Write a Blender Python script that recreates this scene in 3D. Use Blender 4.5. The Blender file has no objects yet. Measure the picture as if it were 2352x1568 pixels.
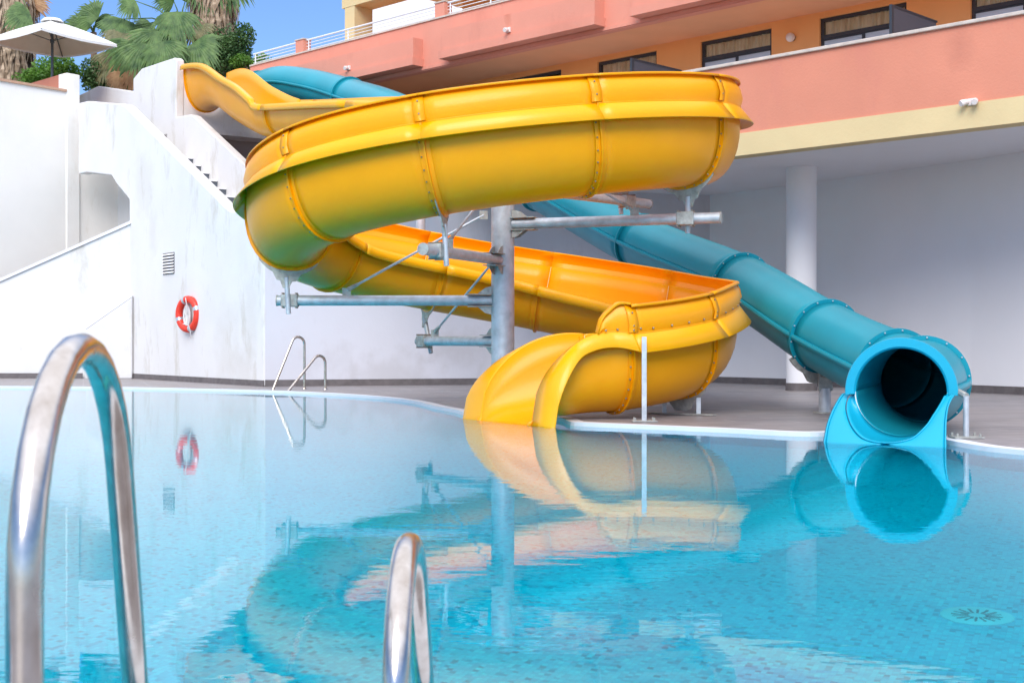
import bpy, bmesh, math, random
from mathutils import Vector, Matrix
random.seed(7)
R = math.radians
scn = bpy.context.scene
col = scn.collection
F = 3030.0; CX = 1176.0; CY = 784.0; H = 0.85; WZ = -0.04

def at(px, py, Y):
    return Vector(((px-CX)*Y/F, Y, H+(CY-py)*Y/F))

# ------------------------------------------------------------------ materials
def new_mat(name):
    m = bpy.data.materials.new(name); m.use_nodes = True
    nt = m.node_tree; b = nt.nodes['Principled BSDF']
    return m, nt, b

def tex_coord(nt, kind='Object', scale=(1,1,1)):
    t = nt.nodes.new('ShaderNodeTexCoord'); mp = nt.nodes.new('ShaderNodeMapping')
    mp.inputs['Scale'].default_value = scale
    nt.links.new(t.outputs[kind], mp.inputs[0]); return mp.outputs[0]

def geo_coord(nt, scale=(1,1,1)):
    g = nt.nodes.new('ShaderNodeNewGeometry'); mp = nt.nodes.new('ShaderNodeMapping')
    mp.inputs['Scale'].default_value = scale
    nt.links.new(g.outputs['Position'], mp.inputs[0]); return mp.outputs[0]

def noise(nt, co, scale, detail=4, rough=.55):
    n = nt.nodes.new('ShaderNodeTexNoise'); n.inputs['Scale'].default_value = scale
    n.inputs['Detail'].default_value = detail; n.inputs['Roughness'].default_value = rough
    nt.links.new(co, n.inputs['Vector']); return n.outputs['Fac']

def ramp(nt, fac, stops):
    r = nt.nodes.new('ShaderNodeValToRGB'); e = r.color_ramp.elements
    while len(e) < len(stops): e.new(.5)
    for i, (p, c) in enumerate(stops):
        e[i].position = p; e[i].color = (*c, 1) if len(c) == 3 else c
    nt.links.new(fac, r.inputs[0]); return r.outputs[0]

def bump(nt, b, h, strength, dist=.01):
    n = nt.nodes.new('ShaderNodeBump'); n.inputs['Strength'].default_value = strength
    n.inputs['Distance'].default_value = dist
    nt.links.new(h, n.inputs['Height']); nt.links.new(n.outputs[0], b.inputs['Normal'])

def mixc(nt, fac, a, c, mode='MIX'):
    m = nt.nodes.new('ShaderNodeMix'); m.data_type = 'RGBA'; m.blend_type = mode
    for s, v in ((0, fac), (6, a), (7, c)):
        if isinstance(v, (int, float)): m.inputs[s].default_value = v
        elif isinstance(v, tuple): m.inputs[s].default_value = (*v, 1)
        else: nt.links.new(v, m.inputs[s])
    return m.outputs[2]

def simple(name, c, rough=.5, metal=0, coat=0, var=.12, vscale=3, bmp=0, bscale=60, streak=None, spec=.5):
    m, nt, b = new_mat(name)
    co = geo_coord(nt)
    c2 = tuple(x*(1-var) for x in c)
    cc = ramp(nt, noise(nt, co, vscale), [(.3, c2), (.7, c)])
    if streak:
        s = noise(nt, geo_coord(nt, (1.0, 1.0, .35)), 1.3, 7, .72)
        f = ramp(nt, s, [(.55, (0,0,0)), (.66, (1,1,1))])
        cc = mixc(nt, mixc(nt, 1.0, f, (streak[3],)*3, 'MULTIPLY'), cc, streak[:3])
    nt.links.new(cc, b.inputs['Base Color'])
    b.inputs['Roughness'].default_value = rough; b.inputs['Metallic'].default_value = metal
    b.inputs['Specular IOR Level'].default_value = spec
    if coat:
        b.inputs['Coat Weight'].default_value = coat; b.inputs['Coat Roughness'].default_value = .12
    if bmp: bump(nt, b, noise(nt, co, bscale, 3), bmp, .01)
    return m

M = {}
M['yellow'] = simple('yellow_gelcoat', (.99,.392,.002), .36, 0, .10, .07, 1.5, .12, 26, spec=.25)
M['yellow_lip'] = simple('yellow_gelcoat_lip', (.99,.44,.0), .32, 0, .15, .06, 2, .03, 14, spec=.3)
M['yellow_joint'] = simple('yellow_gelcoat_joint', (.94,.375,.0), .38, 0, .1, .12, 6, .05, 30, spec=.25)
M['blue'] = simple('teal_gelcoat', (.008,.30,.39), .36, 0, .08, .15, 1.2, .12, 24, spec=.25)
M['blue_lip'] = simple('cyan_gelcoat_lip', (.006,.37,.54), .34, 0, .10, .06, 2, .03, 12, spec=.3)
M['steel'] = simple('galvanised_steel', (.60,.64,.68), .5, .35, 0, .30, 9, .12, 45)
M['bracket'] = simple('weathered_bracket_steel', (.52,.52,.48), .55, .3, 0, .45, 16, .1, 40)
M['bolt'] = simple('bolt_steel', (.35,.30,.24), .45, .7, 0, .2, 30)
M['white'] = simple('white_render', (.755,.745,.735), .88, 0, 0, .07, .9, .3, 22, streak=(.56,.53,.47,.75))
M['white_clean'] = simple('white_painted_render', (.87,.86,.875), .85, 0, 0, .05, .6, .15, 24)
M['white_shade'] = simple('shaded_white_render', (.66,.66,.71), .85, 0, 0, .07, .7, .2, 22, streak=(.52,.50,.52,.4))  # shade on the wall beside the pool put into a darker lilac base
M['white_sunlit'] = simple('sunlit_white_render', (.93,.89,.83), .88, 0, 0, .10, .45, .3, 20, streak=(.70,.64,.54,.4))  # warm sunlight on the left wall put into a lighter base colour
M['white_cap'] = simple('white_cap', (.82,.82,.84), .8, 0, 0, .04, 2, .1, 30)
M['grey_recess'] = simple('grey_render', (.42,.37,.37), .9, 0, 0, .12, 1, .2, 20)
M['salmon'] = simple('salmon_render', (.72,.275,.175), .88, 0, 0, .09, .9, .3, 26, streak=(.62,.22,.16,.35))
M['salmon_upper'] = simple('pink_render', (.74,.30,.21), .88, 0, 0, .10, .9, .3, 26, streak=(.60,.24,.17,.45))
M['orange'] = simple('orange_render', (.92,.44,.16), .88, 0, 0, .07, 1, .25, 26)
M['soffit'] = simple('orange_soffit', (.86,.42,.22), .9, 0, 0, .10, 1, .15, 20)
M['cream'] = simple('cream_render', (.74,.58,.31), .88, 0, 0, .08, 1.2, .3, 20)
M['cap'] = simple('stone_cap', (.66,.58,.50), .8, 0, 0, .25, 8, .3, 30)
M['terracotta'] = simple('terracotta_cap', (.60,.36,.24), .8, 0, 0, .2, 8, .2, 30)
M['frame'] = simple('anthracite_frame', (.035,.04,.05), .4, 0, 0, .1, 3)
M['panel'] = simple('anthracite_panel', (.07,.075,.095), .45, 0, 0, .1, 3)
M['railwhite'] = simple('white_metal_rail', (.80,.82,.85), .4, 0, .1, .05, 3)
M['skirting'] = simple('dark_stone_skirting', (.17,.15,.15), .7, 0, 0, .35, 7, .1, 30)
M['lampw'] = simple('opal_glass', (.80,.72,.68), .35, 0, .2, .05, 3)
M['rope'] = simple('white_rope', (.78,.76,.74), .8, 0, 0, .2, 30)
M['red'] = simple('red_foam_ring', (.80,.045,.02), .45, 0, .1, .1, 5)
M['tape'] = simple('silver_tape', (.55,.6,.65), .3, .5, 0, .1, 5)
M['canvas_top'] = simple('white_canvas', (.80,.79,.76), .9, 0, 0, .05, 3)
M['pole_dark'] = simple('dark_pole', (.09,.10,.11), .4, .3, 0, .1, 3)
M['step_dark'] = simple('dark_riser', (.12,.14,.17), .6, 0, 0, .2, 5)
M['earth'] = simple('terrace_earth', (.25,.20,.14), .9, 0, 0, .3, 2)
M['pipe'] = simple('white_downpipe', (.66,.69,.74), .5, 0, 0, .06, 3)
M['slot'] = simple('vent_slot', (.10,.09,.085), .8)
M['drain'] = simple('drain_plastic', (.30,.85,.97), .5, 0, 0, .06, 4)
M['drainslot'] = simple('drain_slot', (.03,.22,.32), .6)
M['seam'] = simple('pale_sealant', (.95,.72,.30), .5, 0, 0, .05, 4)
M['gutter'] = simple('white_gutter_grating', (.74,.76,.80), .5, 0, 0, .05, 4)

def mat_inox():
    m, nt, b = new_mat('polished_stainless')
    n = noise(nt, geo_coord(nt, (1,1,.6)), 30, 4)
    nt.links.new(ramp(nt, n, [(.3,(.50,.44,.38)),(.7,(.66,.61,.55))]), b.inputs['Base Color'])
    b.inputs['Metallic'].default_value = 1
    rr = ramp(nt, noise(nt, geo_coord(nt), 9, 5), [(.35,(.13,)*3),(.7,(.30,)*3)])
    nt.links.new(rr, b.inputs['Roughness'])
    bump(nt, b, noise(nt, geo_coord(nt), 160, 3), .05, .002)
    return m
M['inox'] = mat_inox()

def mat_curtain():
    m, nt, b = new_mat('curtain_fabric')
    co = geo_coord(nt, (1,1,.15))
    n = noise(nt, co, 11, 2)
    nt.links.new(ramp(nt, n, [(.36,(.80,.66,.40)),(.58,(1.0,.92,.66))]), b.inputs['Base Color'])
    b.inputs['Roughness'].default_value = .9
    return m
M['curtain'] = mat_curtain()

def mat_glass():
    m, nt, b = new_mat('window_glass')
    out = nt.nodes['Material Output']
    tr = nt.nodes.new('ShaderNodeBsdfTransparent'); tr.inputs[0].default_value = (1,1,1,1)
    gl = nt.nodes.new('ShaderNodeBsdfGlossy'); gl.inputs['Roughness'].default_value = .02
    fr = nt.nodes.new('ShaderNodeFresnel'); fr.inputs[0].default_value = 1.45
    mx = nt.nodes.new('ShaderNodeMixShader')
    nt.links.new(fr.outputs[0], mx.inputs[0]); nt.links.new(tr.outputs[0], mx.inputs[1]); nt.links.new(gl.outputs[0], mx.inputs[2])
    nt.links.new(mx.outputs[0], out.inputs[0]); return m
M['glass'] = mat_glass()
M['paleglass'] = simple('reflection_tint_pane', (.55,.66,.74), .12, 0, .5, .15, 2)  # bluish reflection in the lower panes painted as an opaque base colour

def mat_deck():
    m, nt, b = new_mat('deck_tiles')
    co = geo_coord(nt)
    mp = nt.nodes.new('ShaderNodeMapping'); mp.inputs['Rotation'].default_value = (0,0,R(-18)); nt.links.new(co, mp.inputs[0])
    br = nt.nodes.new('ShaderNodeTexBrick'); br.inputs['Scale'].default_value = 1.0
    br.inputs['Brick Width'].default_value = 1.2; br.inputs['Row Height'].default_value = .3
    br.inputs['Mortar Size'].default_value = .012; br.offset = .5
    br.inputs['Color1'].default_value = (.30,.28,.285,1); br.inputs['Color2'].default_value = (.215,.20,.21,1)
    br.inputs['Mortar'].default_value = (.42,.40,.40,1)
    nt.links.new(mp.outputs[0], br.inputs['Vector'])
    mp2 = nt.nodes.new('ShaderNodeMapping'); mp2.inputs['Rotation'].default_value = (0,0,R(-18)); mp2.inputs['Scale'].default_value = (.8,5,1); nt.links.new(co, mp2.inputs[0])
    n = noise(nt, mp2.outputs[0], 3, 6, .7)
    c = mixc(nt, .8, br.outputs[0], ramp(nt, n, [(.3,(.50,.49,.51)),(.7,(1.3,1.25,1.2))]), 'MULTIPLY')
    w = noise(nt, co, .45, 3)
    c = mixc(nt, ramp(nt, w, [(.45,(0,)*3),(.62,(.5,)*3)]), c, (.29,.25,.235))
    nt.links.new(c, b.inputs['Base Color']); b.inputs['Roughness'].default_value = .42
    bump(nt, b, n, .25, .004)
    return m
M['deck'] = mat_deck()

def mat_mosaic():
    m, nt, b = new_mat('turquoise_mosaic')
    co = geo_coord(nt)
    mp = nt.nodes.new('ShaderNodeMapping'); mp.inputs['Rotation'].default_value = (0,0,R(24)); nt.links.new(co, mp.inputs[0])
    vo = nt.nodes.new('ShaderNodeTexVoronoi'); vo.distance = 'CHEBYCHEV'; vo.inputs['Scale'].default_value = 42; vo.inputs['Randomness'].default_value = 0.0
    nt.links.new(mp.outputs[0], vo.inputs['Vector'])
    sep = nt.nodes.new('ShaderNodeSeparateColor'); nt.links.new(vo.outputs['Color'], sep.inputs[0])
    c = ramp(nt, sep.outputs[0], [(0,(.0,.34,.52)),(.10,(.0,.50,.72)),(.22,(.0,.60,.82)),(.5,(.0,.66,.87)),(.85,(.0,.71,.91)),(1,(.02,.78,.94))])
    g = ramp(nt, vo.outputs['Distance'], [(.44,(0,)*3),(.49,(1,)*3)])
    c = mixc(nt, g, c, (.0,.52,.74))
    w = noise(nt, co, .5, 3)
    c = mixc(nt, 1.0, c, ramp(nt, w, [(.3,(.86,.92,.96)),(.7,(1.08,1.04,1.02))]), 'MULTIPLY')
    nt.links.new(c, b.inputs['Base Color']); b.inputs['Roughness'].default_value = .5
    return m
M['mosaic'] = mat_mosaic()

def mat_water():
    m, nt, b = new_mat('pool_water')
    out = nt.nodes['Material Output']; nt.nodes.remove(b)
    gl = nt.nodes.new('ShaderNodeBsdfRefraction'); gl.inputs['IOR'].default_value = 1.333
    gl.inputs['Roughness'].default_value = 0.0; gl.inputs['Color'].default_value = (.22,.98,1,1)
    gs = nt.nodes.new('ShaderNodeBsdfAnisotropic'); gs.inputs['Roughness'].default_value = 0.0; gs.inputs['Color'].default_value = (1,1,1,1)
    fr = nt.nodes.new('ShaderNodeFresnel'); fr.inputs['IOR'].default_value = 1.333
    mxw = nt.nodes.new('ShaderNodeMixShader')
    nt.links.new(fr.outputs[0], mxw.inputs[0]); nt.links.new(gl.outputs[0], mxw.inputs[1]); nt.links.new(gs.outputs[0], mxw.inputs[2])
    n1 = noise(nt, geo_coord(nt, (.42,1,1)), 6.0, 3, .5)
    n2 = noise(nt, geo_coord(nt, (.6,1,1)), 20, 2, .5)
    w = noise(nt, geo_coord(nt), .35, 2)
    ad = nt.nodes.new('ShaderNodeMath'); ad.operation = 'MULTIPLY_ADD'; ad.inputs[1].default_value = .12
    nt.links.new(n2, ad.inputs[0]); nt.links.new(n1, ad.inputs[2])
    mu = nt.nodes.new('ShaderNodeMath'); mu.operation = 'MULTIPLY'
    nt.links.new(ad.outputs[0], mu.inputs[0]); nt.links.new(ramp(nt, w, [(.35,(.35,)*3),(.65,(1,)*3)]), mu.inputs[1])
    bp = nt.nodes.new('ShaderNodeBump'); bp.inputs['Strength'].default_value = .5; bp.inputs['Distance'].default_value = .0024
    nt.links.new(mu.outputs[0], bp.inputs['Height']); nt.links.new(bp.outputs[0], gl.inputs['Normal']); nt.links.new(bp.outputs[0], gs.inputs['Normal']); nt.links.new(bp.outputs[0], fr.inputs['Normal'])
    nt.links.new(mxw.outputs[0], out.inputs[0]); return m
M['water'] = mat_water()

def mat_leaf(name, c1, c2, vs=1.6, trans=.25):
    m, nt, b = new_mat(name)
    n = noise(nt, geo_coord(nt), vs, 4)
    c = ramp(nt, n, [(.3,c1),(.7,c2)])
    nt.links.new(c, b.inputs['Base Color']); b.inputs['Roughness'].default_value = .55
    out = nt.nodes['Material Output']
    t = nt.nodes.new('ShaderNodeBsdfTranslucent'); nt.links.new(c, t.inputs[0])
    mx = nt.nodes.new('ShaderNodeMixShader'); mx.inputs[0].default_value = trans
    nt.links.new(b.outputs[0], mx.inputs[1]); nt.links.new(t.outputs[0], mx.inputs[2]); nt.links.new(mx.outputs[0], out.inputs[0])
    return m
M['palm'] = mat_leaf('palm_green', (.035,.095,.022), (.16,.27,.07), 4.5)
M['palm_olive'] = mat_leaf('palm_olive', (.11,.12,.05), (.30,.27,.12), 4.5)
M['dead'] = mat_leaf('dead_frond', (.22,.14,.08), (.56,.42,.28), 5, .1)
M['deadrust'] = mat_leaf('rusty_frond', (.30,.14,.06), (.50,.30,.14), 4, .2)
M['bush'] = mat_leaf('bush_green', (.05,.15,.015), (.18,.36,.05), 2.2)
M['bushdark'] = mat_leaf('dark_bush_green', (.03,.09,.03), (.12,.23,.07), 2.2)
M['bark'] = simple('bark', (.22,.15,.10), .9, 0, 0, .4, 8, .5, 20)
M['canvas_under'] = mat_leaf('canvas', (.84,.74,.60), (.90,.80,.66), 3, .5)

# ------------------------------------------------------------------ helpers
class MB:
    def __init__(s): s.v = []; s.f = []; s.sm = []
    def add(s, vs, fs, smooth=False):
        n = len(s.v); s.v += [tuple(v) for v in vs]
        for f in fs: s.f.append(tuple(i+n for i in f)); s.sm.append(smooth)
        return s
    def grid(s, rows, smooth=True, closed=False):
        nr = len(rows); nc = len(rows[0]); fs = []
        for i in range(nr-1):
            for j in range(nc if closed else nc-1):
                k = (j+1) % nc
                fs.append((i*nc+j, i*nc+k, (i+1)*nc+k, (i+1)*nc+j))
        return s.add([p for r in rows for p in r], fs, smooth)
    def box(s, c, e, rx=None):   # centre, full extents, optional 3x3 axes
        ax = rx or (Vector((1,0,0)), Vector((0,1,0)), Vector((0,0,1)))
        c = Vector(c); vs = []
        for z in (-.5,.5):
            for y in (-.5,.5):
                for x in (-.5,.5):
                    vs.append(c+ax[0]*e[0]*x+ax[1]*e[1]*y+ax[2]*e[2]*z)
        return s.add(vs, [(0,2,3,1),(4,5,7,6),(0,1,5,4),(2,6,7,3),(0,4,6,2),(1,3,7,5)])
    def tube(s, pts, r, n=12, cap=True, up=None):
        pts = [Vector(p) for p in pts]; rows = []
        rs = r if isinstance(r, (list, tuple)) else [r]*len(pts)
        prev = None
        for i, p in enumerate(pts):
            t = (pts[min(i+1, len(pts)-1)]-pts[max(i-1, 0)]).normalized()
            if prev is None:
                a = Vector((0,0,1)) if abs(t.z) < .9 else Vector((1,0,0))
                u = t.cross(a).normalized()
            else:
                u = (prev - t*prev.dot(t)).normalized()
            prev = u; w = t.cross(u)
            rows.append([p+(u*math.cos(2*math.pi*k/n)+w*math.sin(2*math.pi*k/n))*rs[i] for k in range(n)])
        s.grid(rows, True, True)
        if cap:
            s.add(rows[0], [tuple(range(n-1,-1,-1))]); s.add(rows[-1], [tuple(range(n))])
        return s
    def prism(s, poly, d0, d1):  # poly: list of 3D points (planar), extruded from offset vector d0 to d1
        n = len(poly); a = [Vector(p)+d0 for p in poly]; b = [Vector(p)+d1 for p in poly]
        fs = [tuple(range(n)), tuple(range(2*n-1, n-1, -1))]
        for i in range(n):
            j = (i+1) % n; fs.append((j, i, i+n, j+n))
        return s.add(a+b, fs)
    def build(s, name, mat, parent=None, fix=True):
        me = bpy.data.meshes.new(name); me.from_pydata(s.v, [], s.f)
        for p, k in zip(me.polygons, s.sm): p.use_smooth = k
        if fix:
            bm = bmesh.new(); bm.from_mesh(me)
            bmesh.ops.remove_doubles(bm, verts=bm.verts, dist=1e-5)
            bmesh.ops.recalc_face_normals(bm, faces=bm.faces); bm.to_mesh(me); bm.free()
        me.materials.append(mat)
        if any(s.sm): me.set_sharp_from_angle(angle=R(38))
        o = bpy.data.objects.new(name, me); col.objects.link(o)
        if parent:
            o.parent = parent
            o.matrix_parent_inverse = Matrix.Translation(-Vector(parent.location)) if parent.type == 'EMPTY' else Matrix()
        return o

def thick(o, t, off=0):
    m = o.modifiers.new('thickness', 'SOLIDIFY'); m.thickness = t; m.offset = off; return o
def bevel(o, w=.01, seg=2):
    m = o.modifiers.new('bevel', 'BEVEL'); m.width = w; m.segments = seg; m.limit_method = 'ANGLE'; m.angle_limit = R(40); return o
def tag(o, label=None, cat=None, group=None, kind=None):
    if label: o['label'] = label
    if cat: o['category'] = cat
    if group: o['group'] = group
    if kind: o['kind'] = kind
    return o
def empty(name, loc=(0,0,0)):
    o = bpy.data.objects.new(name, None); col.objects.link(o); o.location = loc
    o.empty_display_size = .2; return o
def struct(o): o['kind'] = 'structure'; return o

def disc_bolt(mb, c, n, r=.012, h=.012):
    c = Vector(c); n = Vector(n).normalized()
    mb.tube([c-n*.003, c+n*h*.7, c+n*h], [r, r, r*.6], 6)

# ------------------------------------------------------------------ setting : pool, deck, water
edge = [(-24,24),(-18,25.6),(-13,25.5),(-9.75,25.1),(-7.1,24.5),(-4.31,22.9),(-3.11,21.8),(-2.35,20.8),(-1.79,19.84),(-1.35,18.7),(-1.02,17.41),(-.72,16.5),(-.5,15.7),
        (.0,15.55),(.35,15.2),(.55,14.7),(.60,14.15),(.74,13.85),(1.55,13.25),(2.1,12.85),(2.61,12.42),(2.95,12.38),(3.25,12.6),(3.5,12.7),(3.68,12.45),(3.76,11.9),(3.78,11.2),(3.85,10.7),(4.01,10.33),(4.5,9.2),(5.4,7.2),(6.2,5.6),
        (5.4,4.0),(4.0,3.2),(2,3.08),(.5,3.12),(-.2,3.0),(-.72,2.33),(-1.6,1.5),(-3.4,.9),(-8,2.0),(-16,7),(-22,14)]
def smooth_poly(p, n=4):
    out = []; L = len(p)
    for i in range(L):
        a, b, c, d = [Vector(p[(i+k-1) % L]) for k in range(4)]
        for j in range(n):
            t = j/n
            out.append(.5*((2*b)+(-a+c)*t+(2*a-5*b+4*c-d)*t*t+(-a+3*b-3*c+d)*t**3))
    return out
E = smooth_poly(edge)
def offset(poly, d):
    out = []; L = len(poly)
    for i in range(L):
        t = (poly[(i+1) % L]-poly[i-1]).normalized(); out.append(poly[i]+Vector((-t.y, t.x))*d)
    return out
# orientation : edge runs clockwise or not -> make outward positive
area = sum(E[i].x*E[(i+1) % len(E)].y-E[(i+1) % len(E)].x*E[i].y for i in range(len(E)))
sg = -1 if area > 0 else 1
Eo = offset(E, .15*sg)
n = len(E)
mb = MB(); mb.grid([[Vector((p.x,p.y,0)) for p in Eo], [Vector((p.x,p.y,.0)) for p in E], [Vector((p.x,p.y,-.09)) for p in E]], False, True)
struct(mb.build('pool_coping', M['gutter']))
# deck sheet with hole
bm = bmesh.new()
ov = [bm.verts.new((x,y,0)) for x, y in ((-160,-60),(160,-60),(160,200),(-160,200))]
oe = [bm.edges.new((ov[i], ov[(i+1) % 4])) for i in range(4)]
iv = [bm.verts.new((p.x,p.y,0)) for p in Eo]
ie = [bm.edges.new((iv[i], iv[(i+1) % n])) for i in range(n)]
bmesh.ops.triangle_fill(bm, use_beauty=True, use_dissolve=False, edges=oe+ie)
bm.normal_update()
for f in bm.faces:
    if f.normal.z < 0: f.normal_flip()
me = bpy.data.meshes.new('deck'); bm.to_mesh(me); bm.free(); me.materials.append(M['deck'])
o = bpy.data.objects.new('deck', me); col.objects.link(o); struct(o)
# basin
DEP = -1.35
bm = bmesh.new()
a = [bm.verts.new((p.x,p.y,-.091)) for p in E]; b = [bm.verts.new((p.x,p.y,DEP)) for p in E]
for i in range(n): bm.faces.new((a[i], a[(i+1) % n], b[(i+1) % n], b[i]))
bm.faces.new(b)
bmesh.ops.triangulate(bm, faces=[f for f in bm.faces if len(f.verts) > 4])
me = bpy.data.meshes.new('pool_basin'); bm.to_mesh(me); bm.free(); me.materials.append(M['mosaic'])
o = bpy.data.objects.new('pool_basin', me); col.objects.link(o); struct(o)
# water
bm = bmesh.new(); f = bm.faces.new([bm.verts.new((p.x,p.y,WZ)) for p in E]); 
if f.normal.z < 0: f.normal_flip()
bmesh.ops.triangulate(bm, faces=bm.faces[:])
bm.normal_update()
for f in bm.faces:
    if f.normal.z < 0: f.normal_flip()
me = bpy.data.meshes.new('water'); bm.to_mesh(me); bm.free(); me.materials.append(M['water'])
for f in me.polygons: pass
o = bpy.data.objects.new('water', me); col.objects.link(o); struct(o)

# drains on the pool floor
def drain(x, y, label):
    r = empty('floor_drain', (x, y, DEP)); tag(r, label, 'drain', 'round drains on the pool floor')
    mb = MB(); mb.tube([(x,y,DEP),(x,y,DEP+.012),(x,y,DEP+.018)], [.15,.15,.135], 32); mb.build('grate_plate', M['drain'], r)
    mb = MB()
    for k in range(16):
        a = 2*math.pi*k/16; d = Vector((math.cos(a), math.sin(a), 0)); e = Vector((-d.y, d.x, 0))
        mb.box(Vector((x,y,DEP+.0195))+d*.07, (.07,.010,.003), (d, e, Vector((0,0,1))))
    mb.build('slot', M['drainslot'], r)
drain(1.98, 5.62, 'round white slotted drain on the turquoise floor at right, all of it in view')
drain(.36, 4.42, 'round white drain grate at the bottom edge, nearer the camera handrails')

# ------------------------------------------------------------------ slides
def catmull(P, i, t, nd=None):
    L = len(P); g = lambda k: P[max(0, min(L-1, k))]
    a, b, c, d = g(i-1), g(i), g(i+1), g(i+2)
    if i-1 < 0: a = b+(b-c)
    if i+2 > L-1: d = nd if nd is not None else c+(c-b)
    return .5*((2*b)+(-a+c)*t+(2*a-5*b+4*c-d)*t*t+(-a+3*b-3*c+d)*t**3)

YP = [Vector(p) for p in [
 (-7.45,31.95,6.42),(-6.8,30.85,6.33),(-5.98,29.4,5.72),(-5.2,28.1,5.22),(-4.66,27.3,5.06),(-2.49,23.8,4.5),(-.3,20.3,3.75),
 (1.45,17.6,2.95),(2.22,16.35,2.78),(2.0,15.1,2.63),(.84,14.25,2.44),(-.74,14.1,2.22),(-2.02,14.65,1.99),(-2.68,15.75,1.73),
 (-2.4,17.0,1.52),(-1.15,17.75,1.28),(.32,18.0,1.01),(1.66,17.42,.72),(2.27,16.4,.45),(1.96,15.3,.22),(1.12,14.62,.08)]]
YJ = [0,4,5,6,7,8,9,10,11,12,13,14,15,16,17,18,19,20]
LAST = len(YP)-1
def lerp(a, b, t): return a+(b-a)*t
def sstep(a, b, x):
    t = max(0, min(1, (x-a)/(b-a))); return t*t*(3-2*t)
def yframe(u):
    i = min(int(u), LAST-1); t = u-i
    gh = Vector((.05,14.35,.0)); p = catmull(YP, i, t, gh); q = catmull(YP, i, min(1, t+.01), gh); q0 = catmull(YP, i, max(0, t-.01), gh)
    T = (q-q0).normalized(); O = Vector((-T.y, T.x, 0)).normalized(); V = T.cross(O).normalized()
    if V.z < 0: V = -V
    if u < 7: bk = 0
    else: bk = R(5)*sstep(6.5, 8, u)*(1-sstep(18.5, 20, u))
    O2 = O*math.cos(bk)+V*math.sin(bk); V2 = V*math.cos(bk)-O*math.sin(bk)
    return p, T, O2, V2
def yheights(u):   # inner height, outer height, guard height, half width
    hi = .62+.31*(1-sstep(2.3, 4.0, u))+.11*(1-sstep(0, 1, u))+.22*sstep(18, 20, u)
    ho = .85+.12*(1-sstep(0, 2.2, u))-.05*sstep(3, 5, u)*(1-sstep(6, 8, u))
    g = .31*sstep(6.3, 7.6, u)
    g *= 1-.35*sstep(13.4, 15, u)*(1-sstep(17.2, 18.6, u))
    return hi, ho, g
def shell_uv(hi, ho, w=.50, wo=.54, n=9):
    pts = []
    for k in range(n+1):
        th = math.pi/2*(1-k/n); pts.append((-w*math.sin(th)**.9, hi*(1-math.cos(th)**.85)))
    for k in range(1, n+1):
        th = math.pi/2*k/n; pts.append((wo*math.sin(th)**.9, ho*(1-math.cos(th)**.85)))
    return pts

def path_frames(u0, u1, nseg=10):
    return [(lerp(u0, u1, k/nseg),)+yframe(lerp(u0, u1, k/nseg)) for k in range(nseg+1)]

slide = empty('water_slide', (0,15.8,0))
tag(slide, 'yellow open spiral water slide coiling round a steel column into the pool', 'water slide')

def mk(rows_uv, frames):
    rows = []
    for uv, (u, p, T, O, V) in zip(rows_uv, frames): rows.append([p+O*a+V*b for a, b in uv])
    return rows
for a, b in zip(YJ[:-1], YJ[1:]):
    fr = path_frames(a, b, 10*max(1, b-a))
    hs = [yheights(f[0]) for f in fr]
    o = MB().grid(mk([shell_uv(h[0], h[1]) for h in hs], fr)).build('trough_section', M['yellow'], slide); thick(o, .014)
    o = MB().grid(mk([[(-.495,h[0]),(-.52,h[0]+.012),(-.585,h[0]+.004),(-.605,h[0]-.02),(-.615,h[0]-.12)] for h in hs], fr)).build('inner_lip', M['yellow_lip'], slide); thick(o, .012)
    o = MB().grid(mk([[(.535,h[1]),(.556,h[1]+.003),(.692,h[1]-.20)] for h in hs], fr)).build('outer_lip', M['yellow_lip'], slide); thick(o, .012)
    if b > 7:
        ff = [f for f, h in zip(fr, hs) if h[2] > .03]; hh = [h for h in hs if h[2] > .03]
        if len(ff) > 1:
            uv = [[(.565,h[1]+.001),(.556,h[1]+.012),(.588,h[1]+h[2]*.35),(.570,h[1]+h[2]*.7),(.515,h[1]+h[2]),(.53,h[1]+h[2]+.008),(.575,h[1]+h[2]+.002),(.58,h[1]+h[2]-.02)] for h in hh]
            o = MB().grid(mk(uv, ff)).build('splash_guard', M['yellow'], slide); thick(o, .01)
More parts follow.
